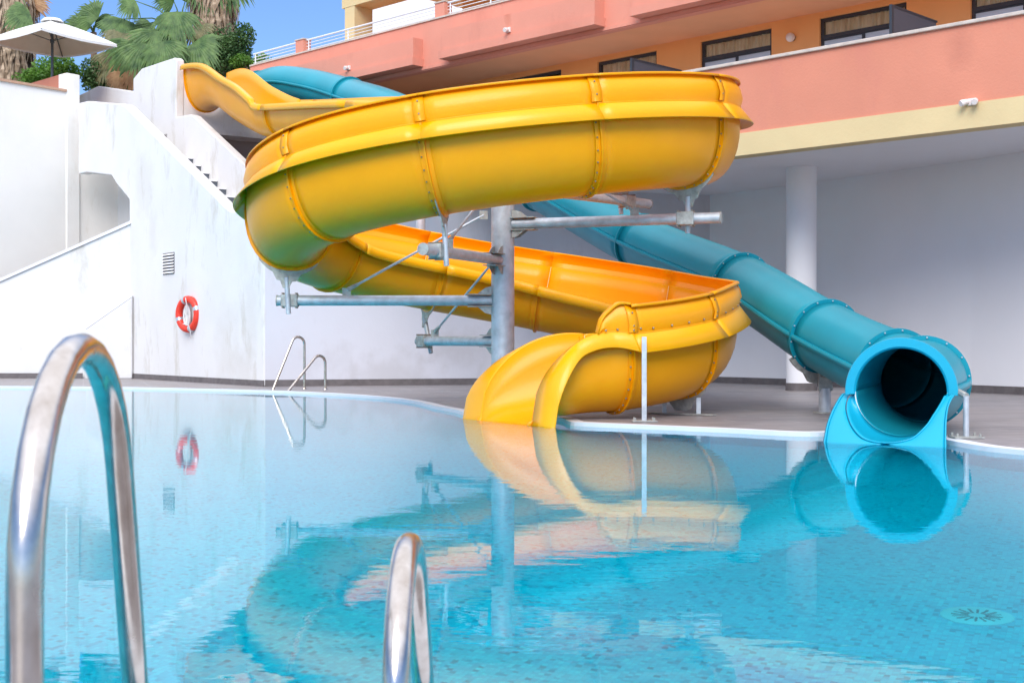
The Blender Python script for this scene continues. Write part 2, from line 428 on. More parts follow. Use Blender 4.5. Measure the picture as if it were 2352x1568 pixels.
# joints
nb = 0
vis = {4:4, 9:9, 10:11, 11:12, 12:14, 13:14, 14:8, 15:8, 16:5, 18:3, 19:9, 20:8}
for j in YJ:
    p, T, O, V = yframe(j if j < LAST else LAST-.0001); hi, ho, g = yheights(j)
    uv = shell_uv(hi, ho)
    # collar ring around the shell
    def off(uvs, d):
        out = []
        for k, (a, b) in enumerate(uvs):
            a0, b0 = uvs[max(0,k-1)]; a1, b1 = uvs[min(len(uvs)-1,k+1)]
            t = Vector((a1-a0, b1-b0)).normalized(); out.append((a+t.y*d, b-t.x*d))
        return out
    inner = off(uv, .004); outer = off(uv, .040)
    rows = []
    for s, ring in ((-.011,inner),(-.011,outer),(.011,outer),(.011,inner)):
        rows.append([p+T*s+O*a+V*b for a, b in ring])
    jo = MB().grid(rows, False).build('joint_flange', M['yellow_joint'], slide)
    # broad overlap strap on the shell
    st = [[p+T*s+O*a+V*b for a, b in off(uv, d)] for s, d in ((-.062,.008),(-.06,.0105),(.06,.0105),(.062,.008))]
    MB().grid(st, True).build('joint_strap', M['yellow'], jo)
    if j >= 13:
        m2 = MB(); ins = off(uv, -.011); m2.tube([p+O*a+V*b for a, b in ins], .006, 5, False); m2.build('joint_seam', M['seam'], jo)
    if g > .05:
        gu = [(.575,ho+.02),(.572,ho+.025),(.598,ho+g*.35),(.580,ho+g*.7),(.532,ho+g+.004)]
        st = [[p+T*s+O*(a-.002)+V*b for a, b in gu] for s in (-.06,.06)]
        o = MB().grid(st, True).build('guard_strap', M['yellow_joint'], jo); thick(o, .008)
        if j in (9,10,11,12,13,19,20):
            for b in (.3, .75):
                m2 = MB(); disc_bolt(m2, p+O*(.595-.02*b)+V*(ho+g*b), O, .010); m2.build('bolt', M['bolt'], jo)
    if j in vis:
        ring = off(uv, .015); L = len(ring)
        cnt = vis[j]; start = L-3
        for k in range(cnt):
            idx = (L-2)-k*(13/ max(13,cnt))*1.0
            i0 = int(idx); t = idx-i0
            if i0 < 0: break
            a = lerp(ring[i0][0], ring[i0+1][0], t); b = lerp(ring[i0][1], ring[i0+1][1], t)
            a0, b0 = uv[max(0,i0-1)]; a1, b1 = uv[min(len(uv)-1,i0+1)]
            tt = Vector((a1-a0,b1-b0)).normalized()
            m2 = MB(); disc_bolt(m2, p+T*.045+O*a+V*b, O*tt.y-V*tt.x, .009); m2.build('bolt', M['bolt'], jo)

# exit flare
def yexit(q):
    p, T, O, V = yframe(LAST-.0001)
    O = Vector((.555,-.83,0)).lerp(Vector((.53,-.848,0)), q).normalized()
    c = YP[-1].lerp(Vector((-.06,14.48,.08)), q)-Vector((0,0,.15*q*q))
    return c, O, Vector((0,0,1))
nq = 28; SH = []; IL = []; OL = []
p0, T0, O0, V0 = yframe(LAST-.0001); hi0, ho0, g0 = yheights(LAST)
for k in range(nq+1):
    q = k/nq; c, O, V = yexit(q)
    O = O0.lerp(O, min(1, q*3)).normalized(); V = V0.lerp(V, min(1, q*3)).normalized()
    fi = max(0, 1-q**2.4)**.5; fo = max(0, 1-(max(0, q-.30)/.70)**2.2)**.5
    flo = .07*q; hi = hi0*fi+flo+.01; ho = ho0*fo+flo+.01
    w = lerp(.50, .54, q**2); wo = lerp(.54, .60, min(1, q*1.6))-.07*sstep(.7, 1, q)
    pts = []
    nn = 9; e = lerp(.85, .35, q)
    for i in range(nn+1):
        th = math.pi/2*(1-i/nn); pts.append((-w*math.sin(th)**.9, flo*0+hi*(1-math.cos(th)**e)))
    for i in range(1, nn+1):
        th = math.pi/2*i/nn; pts.append((wo*math.sin(th)**.9, ho*(1-math.cos(th)**e)))
    SH.append([c+O*a+V*b for a, b in pts])
    li = lerp(.11, .42, sstep(.45, 1, q)); lo = lerp(.14, .40, sstep(.62, 1, q)); hg = lerp(.20, .12, min(1, q*1.5))
    IL.append([c+O*a+V*b for a, b in [(-w+.005,hi),(-w-.02,hi+.012),(-w-li*.8,hi+.004-.04*q),(-w-li,hi-.02-.05*q),(-w-li-.015,hi-.12)]])
    OL.append([c+O*a+V*b for a, b in [(wo-.005,ho),(wo+.022+.6*(lo-.14),ho+.003),(wo+lo+.012,ho-hg)]])
tip = Vector((-.83,-.55,-.35))*.06
SH.append([p+tip for p in SH[-1]]); 
o = MB().grid(SH).build('exit_trough', M['yellow'], slide); thick(o, .014)
for rows in (IL, OL):
    rows.append([p+Vector((-.83,-.55,-2.5))*.05 for p in rows[-1]])
o = MB().grid(IL).build('inner_lip', M['yellow_lip'], slide); thick(o, .012)
o = MB().grid(OL).build('outer_lip', M['yellow_lip'], slide); thick(o, .012)
# guard nose at the exit
rows = []
for k in range(13):
    q = .46*k/12; c, O, V = yexit(q); O = O0.lerp(O, min(1, q*3)).normalized(); V = V0.lerp(V, min(1, q*3)).normalized()
    wo = lerp(.54, .60, min(1, q*1.6))-.07*sstep(.7, 1, q); g = g0*math.sqrt(max(0, 1-(max(0, k-3)/9)**2))+.012; ho = ho0*max(0, 1-(max(0, q-.30)/.70)**2.2)**.5+.07*q+.01
    rows.append([c+O*a+V*b for a, b in [(wo+.032,ho+.003),(wo+.02,ho+.012),(wo+.048,ho+g*.35),(wo+.03,ho+g*.7),(wo-.025,ho+g),(wo-.01,ho+g+.008),(wo+.035,ho+g+.002),(wo+.04,ho+g-.02)]])
o = MB().grid(rows).build('splash_guard', M['yellow'], slide); thick(o, .01)
for k in range(16):   # bolts along the foot of the lower guard
    if k < 4: 
        q = .40-k*.11; c, O, V = yexit(q); wo = lerp(.54, .60, min(1, q*1.6))-.07*sstep(.7, 1, q); pp = c+O*(wo+.06)+V*(ho0+.01+.05)
    else:
        u = 20-(k-4)*.2; p, T, O, V = yframe(min(u, LAST-.001)); hi, ho, g = yheights(u); pp = p+O*.575+V*(ho+.045)
    m2 = MB(); disc_bolt(m2, pp, O, .012, .016); m2.build('guard_bolt', M['bolt'], slide)

# flat posts under the slide (belong to the slide)
def post(x, y, ztop, parent, name='support_post', w=.05, r=None):
    mb = MB()
    if r: mb.tube([(x,y,.012),(x,y,ztop)], r, 14)
    else: mb.box((x,y,(ztop+.01)/2), (w,w*.6,ztop-.01))
    o = mb.build(name, M['steel'], parent)
    m2 = MB(); m2.box((x,y,.010), (.26,.20,.012)); 
    for sx in (-.1,.1):
        for sy in (-.07,.07): m2.tube([(x+sx,y+sy,.014),(x+sx,y+sy,.045)], .011, 6)
    m2.build('base_plate', M['bracket'], o)
    return o
post(1.40, 13.98, .90, slide)
# frame under the lower turn
def yoke(j, parent, mat, length, w=.33):
    """curved saddle plate under the trough at joint j with a neck and strut"""
    p, T, O, V = yframe(j); hi, ho, g = yheights(j)
    mb = MB(); A = []; B = []
    for k in range(13):
        a = lerp(-w, w, k/12)
        if a < 0: th = math.asin(min(1, (abs(a)/.50)**(1/.9))); v = hi*(1-math.cos(th)**.85)
        else: th = math.asin(min(1, (a/.54)**(1/.9))); v = ho*(1-math.cos(th)**.85)
        A.append((a, v-.03)); B.append((a*.96, v-.095 if abs(a) > .14 else min(v-.17, -.15)))
    d = T*.028
    mb.grid([[p+d*s+O*a+V*b for a, b in R_] for s, R_ in ((-.2,A),(-.2,B),(.2,B),(.2,A),(-.2,A))], False)
    return mb.build('saddle_bracket', mat, parent), p, T, O, V
yk, p, T, O, V = yoke(19, slide, M['bracket'], 0)
for s in (-.22, .22):
    q = p+O*s+V*(-.02); mb = MB(); mb.box((q.x,q.y,(q.z-.02)/2+.01), (.05,.03,max(.05, q.z-.02))); mb.build('frame_leg', M['steel'], slide)
mb = MB(); q = p.copy(); q.z = .012; mb.box(q, (.85,.12,.014), (Vector((O.x,O.y,0)).normalized(), Vector((T.x,T.y,0)).normalized(), Vector((0,0,1)))); mb.build('base_plate', M['bracket'], slide)

# ------------------------------------------------------------------ steel support column with arms
CXX, CYY = -.11, 15.8
sup = empty('steel_support_column', (CXX,CYY,0))
tag(sup, 'galvanised steel column with horizontal arms carrying the yellow slide', 'support column')
mb = MB(); mb.tube([(CXX,CYY,.0),(CXX,CYY,2.48),(CXX,CYY,2.481),(CXX,CYY,2.50),(CXX,CYY,2.501),(CXX,CYY,3.12)], [.138,.138,.142,.142,.138,.138], 32)
mb.build('column', M['steel'], sup)
mb = MB(); mb.tube([(CXX,CYY,.002),(CXX,CYY,.02)], .24, 24); mb.build('base_plate', M['bracket'], sup)
arms = {7:(2.71, R(46.5), 2.85), 9:(2.25, R(-19.5), 2.62), 11:(1.815, R(-112), 2.18), 13:(1.34, R(180), 2.70), 15:(.855, R(121), 2.2)}
C0 = Vector((CXX,CYY,0))
for j, (z, ang, L) in arms.items():
    d = Vector((math.cos(ang), math.sin(ang), 0)); s = Vector((-d.y, d.x, 0)); up = Vector((0,0,1))
    base = C0+up*z
    mb = MB(); mb.tube([base+d*.13, base+d*L], .062, 20); arm = mb.build('arm', M['steel'], sup)
    mb = MB(); mb.tube([base+d*(L-.004), base+d*(L+.01)], .066, 20); mb.build('end_cap', M['bracket'], arm)
    # gusset shoe at the column
    mb = MB()
    for sz in (-1, 1):
        mb.box(base+d*.27+up*sz*.072, (.30,.17,.010), (d, s, up))
        for ss in (-.055, .055):
            tri = [base+d*.135+up*sz*.078+s*ss, base+d*.30+up*sz*.078+s*ss, base+d*.21+up*sz*.15+s*ss, base+d*.135+up*sz*.17+s*ss]
            mb.prism(tri, -s*.005, s*.005)
    mb.build('gusset', M['bracket'], arm)
    # saddle on slide
    yk, p, T, O, V = yoke(j, sup, M['bracket'], 0, .36)
    top = p+V*(-.12)
    # clamp position along arm nearest to p
    tt = max(.5, min(L-.15, (Vector((p.x,p.y,0))-C0).dot(d)))
    cl = base+d*tt
    off2 = s*.075*(1 if (Vector((p.x,p.y,0))-C0).dot(s) > 0 else -1)
    mb = MB(); mb.box(cl, (.20,.15,.15), (d, s, up)); c = mb.build('clamp', M['bracket'], arm); bevel(c, .01)
    m2 = MB()
    for a in (-.08,.08):
        for b in (-.085,.085): m2.tube([cl+d*a+up*b-s*.08, cl+d*a+up*b+s*.08], .009, 6)
    m2.build('clamp_bolt', M['bolt'], c)
    foot = cl+off2*1.3
    mb = MB(); mb.tube([top, foot-up*.16], .030, 12); st = mb.build('strut', M['steel'], sup)
    m2 = MB(); a1 = top+V*.02
    m2.prism([a1-O*.10, a1+O*.10, a1+O*.035-V*.15, a1-O*.035-V*.15], -T*.008, T*.008); m2.build('neck_plate', M['bracket'], st)
# tie rods
def rod(a, b):
    a = Vector(a); b = Vector(b); d = (b-a).normalized()
    mb = MB(); mb.tube([a, b], .015, 8); o = mb.build('tie_rod', M['steel'], sup)
    m2 = MB(); m2.tube([b-d*.16, b-d*.02], [.02,.03], 8); s = Vector((1,0,0)) if abs(d.x) < .8 else Vector((0,1,0))
    m2.box(b+Vector((0,0,-.03)), (.10,.02,.12)); m2.box(a, (.10,.02,.10)); m2.build('rod_lug', M['bracket'], o)
up = Vector((0,0,1))
def armpt(j, t, dz=.0): z, ang, L = arms[j]; return C0+up*(z+dz)+Vector((math.cos(ang), math.sin(ang), 0))*t
rod(at(1111,494,15.75), armpt(13, 1.87, .12))
rod(at(1128,430,15.7), armpt(11, 1.55, .12))
rod(at(1128,607,15.9), armpt(15, 1.75, .12))
rod(at(1190,330,15.7), armpt(9, 1.62, .12))
# slimmer riser behind, standing on the lower run and carrying the upper run
q = at(966,510,18.35); q0_ = at(966,598,18.35)
mb = MB(); mb.tube([q0_, (q.x,q.y,3.55)], .066, 20); o = mb.build('riser_pipe', M['steel'], sup)
mb = MB(); mb.tube([q0_-Vector((0,0,.0)), q0_+Vector((0,0,.03))], .11, 16); mb.build('base_plate', M['bracket'], o)

# ------------------------------------------------------------------ blue tube slide
BP = [Vector(p) for p in [(-6.25,32.7,7.1),(-5.55,31.6,7.02),(-4.7,30.6,6.75),(-3.6,29.2,6.25),(-2.1,26.6,5.35),(.50,23.5,3.60),(2.0,20.6,2.40),(3.12,18.0,1.62),(3.70,15.6,.91),(4.07,14.0,.54),(4.05,13.0,.455),(3.50,11.87,.395)]]
BJ = [0,3,4,5,6,7,8,9,10,11]
tubes = empty('tube_slide', (3.5,12,0)); tag(tubes, 'enclosed turquoise tube slide running down behind the yellow coil to the pool', 'water slide')
RB = .405
def bframe(u):
    i = min(int(u), len(BP)-2); t = u-i
    p = catmull(BP, i, t); T = (catmull(BP, i, min(1, t+.02))-catmull(BP, i, max(0, t-.02))).normalized()
    if u > 10.6: T = T.lerp(Vector((-.30,-.95,0)), (u-10.6)/.4).normalized()
    O = Vector((-T.y, T.x, 0)).normalized(); V = O.cross(T)*-1
    if V.z < 0: V = -V
    return p, T, O, V
def bring(p, O, V, r, a0=0, a1=360, n=40):
    return [p+(O*math.cos(R(lerp(a0,a1,k/n)))+V*math.sin(R(lerp(a0,a1,k/n))))*r for k in range(n+1)]
for a, b in zip(BJ[:-1], BJ[1:]):
    N = 12*(b-a); fr = [bframe(min(lerp(a, b, k/N), len(BP)-1.0001)) for k in range(N+1)]
    for nm, a0, a1 in (('tube_upper_half', 0, 180), ('tube_lower_half', 180.3, 359.7)):
        o = MB().grid([bring(p, O, V, RB, a0, a1, 22) for p, T, O, V in fr]).build(nm, M['blue'], tubes); thick(o, .012)
    for ang in (0, 180):   # longitudinal seams
        rows = []
        for p, T, O, V in fr:
            e = O*math.cos(R(ang)); 
            rows.append([p+e*RB*.99-V*.030, p+e*(RB+.035)-V*.030, p+e*(RB+.045)-V*.005, p+e*(RB+.045)+V*.008, p+e*(RB+.035)+V*.030, p+e*RB*.99+V*.030])
        MB().grid(rows, False).build('seam_ridge', M['blue'], tubes)
    # drip line of bolts on the ridges is part of the ridge profile
for j in BJ:
    p, T, O, V = bframe(min(j, len(BP)-1.0001))
    if j == 11: continue
    rows = [bring(p+T*s, O, V, r, 0, 360, 48) for s, r in ((-.016,RB-.002),(-.016,RB+.050),(.016,RB+.050),(.016,RB-.002))]
    fl = MB().grid(rows, False).build('joint_flange', M['blue'], tubes)
    if j >= 7:
        nbolt = 14
        for k in range(nbolt):
            a = R(360*k/nbolt+8); 
            m2 = MB(); disc_bolt(m2, p+T*.016+(O*math.cos(a)+V*math.sin(a))*(RB+.030), T, .010, .012)
            m2.build('bolt', M['tape'], fl)
# mouth ring (upper half, thick lip facing the pool)
p, T, O, V = bframe(len(BP)-1.0001)
MC = p.copy(); MT = Vector((-.30,-.95,0)).normalized(); MO = Vector((-MT.y, MT.x, 0)); MV = Vector((0,0,1))
rows = [[MC+MT*s+(MO*math.cos(R(x))+MV*math.sin(R(x)))*r for x in [lerp(-3,183,k/36) for k in range(37)]] for s, r in ((-.05,RB+.012),(.0,RB+.085),(.016,RB+.08),(.018,RB+.005),(0,RB-.012))]
o = MB().grid(rows, True).build('mouth_rim', M['blue_lip'], tubes)
# curved flange plate between elbow and mouth
# skirt : flat front flange + inner funnel
def zdep(py):  # depth of the skirt's front plane at screen height
    return lerp(11.86, 11.30, max(0, min(1.15, (py-905)/118.0)))
def sk(px, py): 
    Y = zdep(py)-.0018*(px-2068); return at(px, py, Y)
outer = [(1944.5,903),(1934,909),(1915,942),(1902.5,976),(1897,1003),(1894,1022),(1893,1045)]
innerL = [(1963.3,904),(1950,912),(1945,940),(1956,976),(1978,1003),(2006,1014),(2034,1017)]
outerR = [(2192,908),(2186,915),(2177.5,934),(2173,965),(2172,1000),(2172,1025),(2172,1050)]
innerR = [(2171,908),(2158,931.5),(2143,955),(2128,977),(2097,1005),(2061,1015),(2034,1017)]
def resample(pts, n):
    out = []
    P = [Vector((a, b, 0)) for a, b in pts]
    for k in range(n+1):
        u = k/n*(len(P)-1); i = min(int(u), len(P)-2); out.append(catmull(P, i, u-i))
    return out
NS = 30
for A, B, nm in ((outer, innerL, 'mouth_flange'), (outerR, innerR, 'mouth_flange')):
    a = resample(A, NS); b = resample(B, NS); rows = []
    for k in range(NS+1): rows.append([sk(lerp(a[k].x,b[k].x,t), lerp(a[k].y,b[k].y,t)) + Vector((0,.03*(abs(t-.5)*2)**4,0)) for t in (0,.08,.3,.6,.9,1)])
    o = MB().grid(rows).build(nm, M['blue_lip'], tubes); thick(o, .02, 1)
    # return edge behind
    rows = [[sk(q.x, q.y), sk(q.x, q.y)+Vector((.02 if A is outerR else 0,.05 if A is outer else .09,0))] for q in a]
    o = MB().grid(rows).build('flange_return', M['blue_lip'], tubes); thick(o, .012)
# inner funnel
IL_ = resample(innerL, NS)[:]; IR_ = resample(innerR, NS)[:]
ang = []; rim = []
for k in range(NS+1): rim.append(sk(IL_[k].x, IL_[k].y)); ang.append(lerp(180, 270, k/NS))
for k in range(NS-1, -1, -1): rim.append(sk(IR_[k].x, IR_[k].y)); ang.append(lerp(360, 270, k/NS))
ring = [MC+(-MO*0)+(-1*(MO*math.cos(R(x)))*-1 + MV*math.sin(R(x)))*(RB-.006) for x in ang]
if (ring[0]-rim[0]).length > (ring[-1]-rim[0]).length: ring = [MC+(-MO*math.cos(R(x)) + MV*math.sin(R(x)))*(RB-.006) for x in ang]
rows = [[ring[i].lerp(rim[i], t)+Vector((0,0,-.02*math.sin(math.pi*t))) for i in range(len(rim))] for t in (0,.2,.4,.6,.8,1)]
o = MB().grid(rows).build('mouth_skirt', M['blue_lip'], tubes); thick(o, .012)
m2 = MB().tube(ring, .006, 6, False); m2.build('mouth_seam', M['white_cap'], tubes)
# bottom fill below the lip into the water
mb = MB(); q1 = sk(1894,1022); q2 = sk(2172,1040); mb.prism([q1+Vector((0,0,.0)), q2+Vector((0,0,.02)), q2-Vector((0,0,.12)), q1-Vector((0,0,.16))], Vector((0,0,0)), Vector((0,.02,0))); mb.build('mouth_sill', M['blue_lip'], tubes)
post(4.0, 11.62, .37, tubes, r=.026)
mb = MB(); mb.tube([(4.0,11.62,.37),(3.98,11.75,.40)], .03, 8); mb.build('post_lug', M['bracket'], tubes)
# pole and cradle under joint 8
p, T, O, V = bframe(8)
mb = MB(); mb.tube([(p.x,p.y,.01),(p.x,p.y,.30)], .072, 18); o = mb.build('support_post', M['steel'], tubes)
mb = MB(); mb.tube([(p.x,p.y,.002),(p.x,p.y,.02)], .14, 18); mb.build('base_plate', M['bracket'], o)
mb = MB(); mb.box((p.x,p.y,.36), (.12,.10,.14)); 
for s in (-.07,.07): mb.box((p.x+s,p.y-.02,.38), (.02,.06,.22))
mb.build('clamp', M['bracket'], o)
mb = MB(); A = [p+(O*math.cos(R(x))+V*math.sin(R(x)))*(RB+.045) for x in range(215, 326, 10)]; B = [p+(O*math.cos(R(x))+V*math.sin(R(x)))*(RB+(.10 if abs(x-270) > 22 else .17)) for x in range(215, 326, 10)]
mb.grid([[q+T*s for q in r_] for s, r_ in ((-.035,A),(-.035,B),(.035,B),(.035,A),(-.035,A))], False); mb.build('saddle_bracket', M['bracket'], tubes)

# ------------------------------------------------------------------ hotel building
EX = Vector((.713,-.701,0)).normalized(); EN = Vector((.701,.713,0)).normalized(); D0 = 17.80
def fp(s, d, z): return EX*s+EN*(D0+d)+Vector((0,0,z))
def s_of(px, d):
    r = (px-CX)/F; c = EN.x*r+EN.y; Y = (D0+d)/c; X = r*Y; return X*EX.x+Y*EX.y
def zf(px, py, d):
    r = (px-CX)/F; Y = (D0+d)/(EN.x*r+EN.y); return H+(CY-py)*Y/F
def fbox(mb, s0, s1, d0, d1, z0, z1):
    c = fp((s0+s1)/2, (d0+d1)/2, (z0+z1)/2); mb.box(c, (s1-s0, d1-d0, z1-z0), (EX, EN, Vector((0,0,1)))); return mb
hotel = empty('hotel_building', fp(0,2,0)); tag(hotel, 'salmon and orange hotel block with long balconies over an open ground floor', 'building')
S0, S1 = s_of(1010, 0), s_of(4200, 0)
fbox(MB(), S0, S1, -.02, .30, 3.85, 4.21).build('fascia_band', M['cream'], hotel)
fbox(MB(), S0, S1, 0, .16, 4.211, 5.32).build('balcony_parapet', M['salmon'], hotel)
o = fbox(MB(), S0-.02, S1, -.045, .205, 5.321, 5.375).build('parapet_cap', M['cap'], hotel); bevel(o, .012)
fbox(MB(), S0, S1, .302, 3.3, 3.95, 4.10).build('balcony_floor', M['white_clean'], hotel)
# ground floor ceiling sheet (polygon)
W = [(-4.665,24.915),(4.10,27.35),(4.45,26.95),(5.35,25.75),(6.60,23.8),(7.67,22.06),(8.17,21.1),(9.4,19.0),(12.5,14.2),(16,9)]
def wallsheet(pts, z0, z1, t, name, mat, parent):
    P = [Vector((x,y)) for x, y in pts]; mb = MB(); A = []; B = []
    for i, q in enumerate(P):
        d = (P[min(i+1,len(P)-1)]-P[max(i-1,0)]).normalized(); nrm = Vector((-d.y, d.x)); A.append(q); B.append(q+nrm*t)
    rows = [[Vector((q.x,q.y,z0)) for q in A],[Vector((q.x,q.y,z1)) for q in A],[Vector((q.x,q.y,z1)) for q in B],[Vector((q.x,q.y,z0)) for q in B]]
    return mb.grid(rows, False).build(name, mat, parent)
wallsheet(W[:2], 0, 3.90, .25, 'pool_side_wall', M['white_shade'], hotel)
gw = wallsheet(W[1:], 0, 3.90, .25, 'ground_floor_wall', M['white_clean'], hotel)
wallsheet([(x,y) for x, y in W], .0, .125, -.018, 'skirting', M['skirting'], gw)
mb = MB(); poly = [Vector((x,y,3.90)) for x, y in W]+[fp(s_of(4200,0), .301, 3.90), fp(S0, .301, 3.90)]
bm = bmesh.new()
cel = [fp(S0,.301,3.88), fp(S1,.301,3.88), fp(S1,9.5,3.88), fp(S0-4,9.5,3.88)]
mb = MB(); mb.prism(cel, Vector((0,0,0)), Vector((0,0,.07))); mb.build('ceiling', M['white_clean'], hotel)
# round pillar of the undercroft
pc = at(1840.5, 890, 23.0); pil = MB().tube([(pc.x,pc.y,.13),(pc.x,pc.y,3.88)], .262, 40).build('round_pillar', M['white_clean'], hotel)
MB().tube([(pc.x,pc.y,0),(pc.x,pc.y,.131)], .272, 40).build('skirting', M['skirting'], pil)
# downpipe on back wall
mb = MB(); q = at(1122,700,26.15); mb.tube([(q.x,q.y,.1),(q.x,q.y,3.9)], .042, 14); mb.build('downpipe', M['pipe'], hotel)
# window wall of first floor
DW = 3.31; ZS = 6.85
wins = [(1085,1289),(1372,1508),(1609,1772),(1882,2082),(2229,2480)]
S_L = s_of(600, DW)
ps = [S_L]+[x for a, b in wins for x in (s_of(a, DW), s_of(b, DW))]+[s_of(3600, DW)]
for i in range(0, len(ps), 2):
    fbox(MB(), ps[i], ps[i+1], DW, DW+.35, 4.1, ZS).build('first_floor_wall', M['orange'], hotel)
for a, b in wins:
    s0, s1 = s_of(a, DW), s_of(b, DW)
    fbox(MB(), s0, s1, DW+.002, DW+.35, 6.74, ZS).build('lintel', M['orange'], hotel)
    fr = MB(); f = .06; zt = 6.735
    fbox(fr, s0, s0+f, DW+.05, DW+.12, 4.1, zt); fbox(fr, s1-f, s1, DW+.05, DW+.12, 4.1, zt)
    fbox(fr, s0+f, s1-f, DW+.05, DW+.12, zt-f, zt); fbox(fr, s0+f, s1-f, DW+.045, DW+.125, 6.36, 6.43)
    sm = (s0+s1)/2; fbox(fr, sm-.03, sm+.03, DW+.055, DW+.115, 4.1, 6.36)
    fbox(fr, s0+f, sm-.03, DW+.06, DW+.11, 6.325, 6.357); fbox(fr, sm+.03, s1-f, DW+.06, DW+.11, 6.335, 6.358)
    w = fr.build('window_frame', M['frame'], hotel)
    fbox(MB(), s0+f, s1-f, DW+.08, DW+.085, 6.43, zt-f).build('pane', M['glass'], w)
    rows = []
    for k in range(61):
        s = lerp(s0+f, s1-f, k/60); d = DW+.115+.018*math.sin(k*1.9)+.012*math.sin(k*.7)
        rows.append([fp(s, d, 4.12), fp(s, d, 6.72)])
    MB().grid(rows).build('curtain', M['curtain'], w)
    fbox(MB(), s0+f, s1-f, DW+.07, DW+.078, 4.1, 6.34).build('lower_pane', M['paleglass'], w)
# partitions between balconies
for px, zt in ((1440,5.80),(2037,5.85)):
    s = s_of(px, .0); pn = fbox(MB(), s-.012, s+.012, .17, 1.52, 4.1, zt-.03).build('balcony_partition', M['panel'], hotel)
    m2 = MB(); fbox(m2, s-.022, s+.022, .11, .17, 5.375, zt); fbox(m2, s-.02, s+.02, .17, 1.55, zt-.03, zt); m2.build('partition_frame', M['frame'], pn)
# upper floor slab and balcony front (set back)
DU = 1.487
SU0, SU1 = s_of(575, DU), s_of(3800, DU)
fbox(MB(), SU0, SU1, DU+.001, 8, ZS, ZS+.10).build('soffit', M['soffit'], hotel)
def zu(py, px): return zf(px, py, DU)
Zlow = 6.78; zA = zf(979,132.7,DU); zB = zf(949,87.3,DU-.25)
ztop = zf(996,46.7,DU)
fbox(MB(), SU0, SU1, DU, DU+.18, Zlow, ztop).build('upper_parapet', M['salmon_upper'], hotel)
o = fbox(MB(), SU0, SU1, DU-.03, DU+.21, ztop+.001, ztop+.035).build('parapet_cap', M['cap'], hotel)
# projecting boxes with stepped ledge
def pbox(pa, pb, gr=True):
    s0 = s_of(pa, DU-.28) if pa else SU0; s1 = s_of(pb, DU-.28)
    mb = MB(); fbox(mb, s0, s1, DU-.28, DU-.001, zA-.02, zB)
    o = mb.build('planter_box', M['salmon_upper'], hotel)
    mb = MB(); fbox(mb, s0-.03, s1+.03, DU-.32, DU-.0015, zA-.19, zA-.021); mb.build('ledge', M['salmon_upper'], o)
    return s0, s1
pbox(None, 949); pbox(1012, 1366); pbox(1452, 3000)
fbox(MB(), SU0, SU1, DU-.02, DU-.001, zA-.26, zA-.195).build('string_course', M['salmon_upper'], hotel)
# upper pink posts and white railing
posts = [(679,697),(999,1021),(1330,1352)]
pr = []
for a, b in posts:
    s0, s1 = s_of(a, DU), s_of(b, DU)
    zt = ztop+.34; fbox(MB(), s0, s1, DU-.001, DU+.22, ztop+.036, zt).build('parapet_post', M['salmon_upper'], hotel)
    fbox(MB(), s0-.02, s1+.02, DU-.02, DU+.24, zt+.001, zt+.03).build('post_cap', M['cap'], hotel); pr.append((s0, s1))
spans = [(SU0, pr[0][0]), (pr[0][1], pr[1][0]), (pr[1][1], pr[2][0])]
for s0, s1 in spans:
    mb = MB(); zt = ztop+.33
    mb.tube([fp(s0,DU+.1,zt), fp(s1,DU+.1,zt)], .022, 8)
    o = mb.build('handrail', M['railwhite'], hotel)
    for k in range(3):
        MB().tube([fp(s0,DU+.1,ztop+.10+.075*k), fp(s1,DU+.1,ztop+.10+.075*k)], .009, 6).build('rail_bar', M['railwhite'], o)
    nn = max(1, round((s1-s0)/1.4))
    for k in range(nn+1):
        s = lerp(s0+.08, s1-.08, k/nn); MB().tube([fp(s,DU+.1,ztop+.03), fp(s,DU+.1,zt)], .016, 6).build('rail_post', M['railwhite'], o)
# upper floor: orange pillar, beam, recessed wall
s0 = s_of(792, DU+.35); s1 = s_of(813, DU+.35)
fbox(MB(), s0, s1+.02, DU+.35, DU+.90, ztop-.3, 9.25).build('square_pillar', M['cream'], hotel)
zb = zf(860, 2, DU+.35)
fbox(MB(), s0-.1, SU1, DU+.34, DU+.92, zb+.02, zb+.8).build('beam', M['cream'], hotel)
fbox(MB(), s_of(1062, DW), SU1, DW, DW+.3, ZS+.1, 10.6).build('upper_wall', M['orange'], hotel)
fbox(MB(), s0-.3, SU1, DU, 9, zb+.81, zb+1.1).build('roof_slab', M['cream'], hotel)
fbox(MB(), s_of(1062,DW)+.001, SU1, DW+.301, 9, ZS+.101, zb+.8).build('upper_storey', M['orange'], hotel)
fbox(MB(), s_of(1040,0), S1, DW+.36, 9.4, 4.101, ZS-.001).build('first_storey', M['orange'], hotel)
# back support of ground floor left end
# fixtures on the facade
def bulkhead(px, py, label, twin=False):
    dd = DU-.28 if not twin else 0; s = s_of(px, dd); z = zf(px, py, dd); c = fp(s, dd, z)
    r = empty('wall_spotlight', c); tag(r, label, 'wall lamp')
    mb = MB(); mb.box(c-EN*.02, (.12,.05,.10), (EX, EN, Vector((0,0,1)))); bevel(mb.build('base', M['lampw'], r), .01)
    for k in ((-.07,.07) if twin else (0,)):
        mb = MB(); q = c-EN*.07+EX*k; ax = (EX*(.3 if k >= 0 else -.5)-EN-Vector((0,0,.35))).normalized()
        mb.tube([q-ax*.05, q-ax*.02, q+ax*.07, q+ax*.09], [.025,.042,.05,.04], 16); mb.build('lamp_head', M['lampw'], r)
bulkhead(2234, 235, 'white twin spotlight at the foot of the salmon balcony wall', True)
bulkhead(802, 157, 'small single spotlight low on the pink upper balcony, further from the stain streak')
bulkhead(1169, 70, 'small single spotlight under a rusty streak on the pink upper balcony')
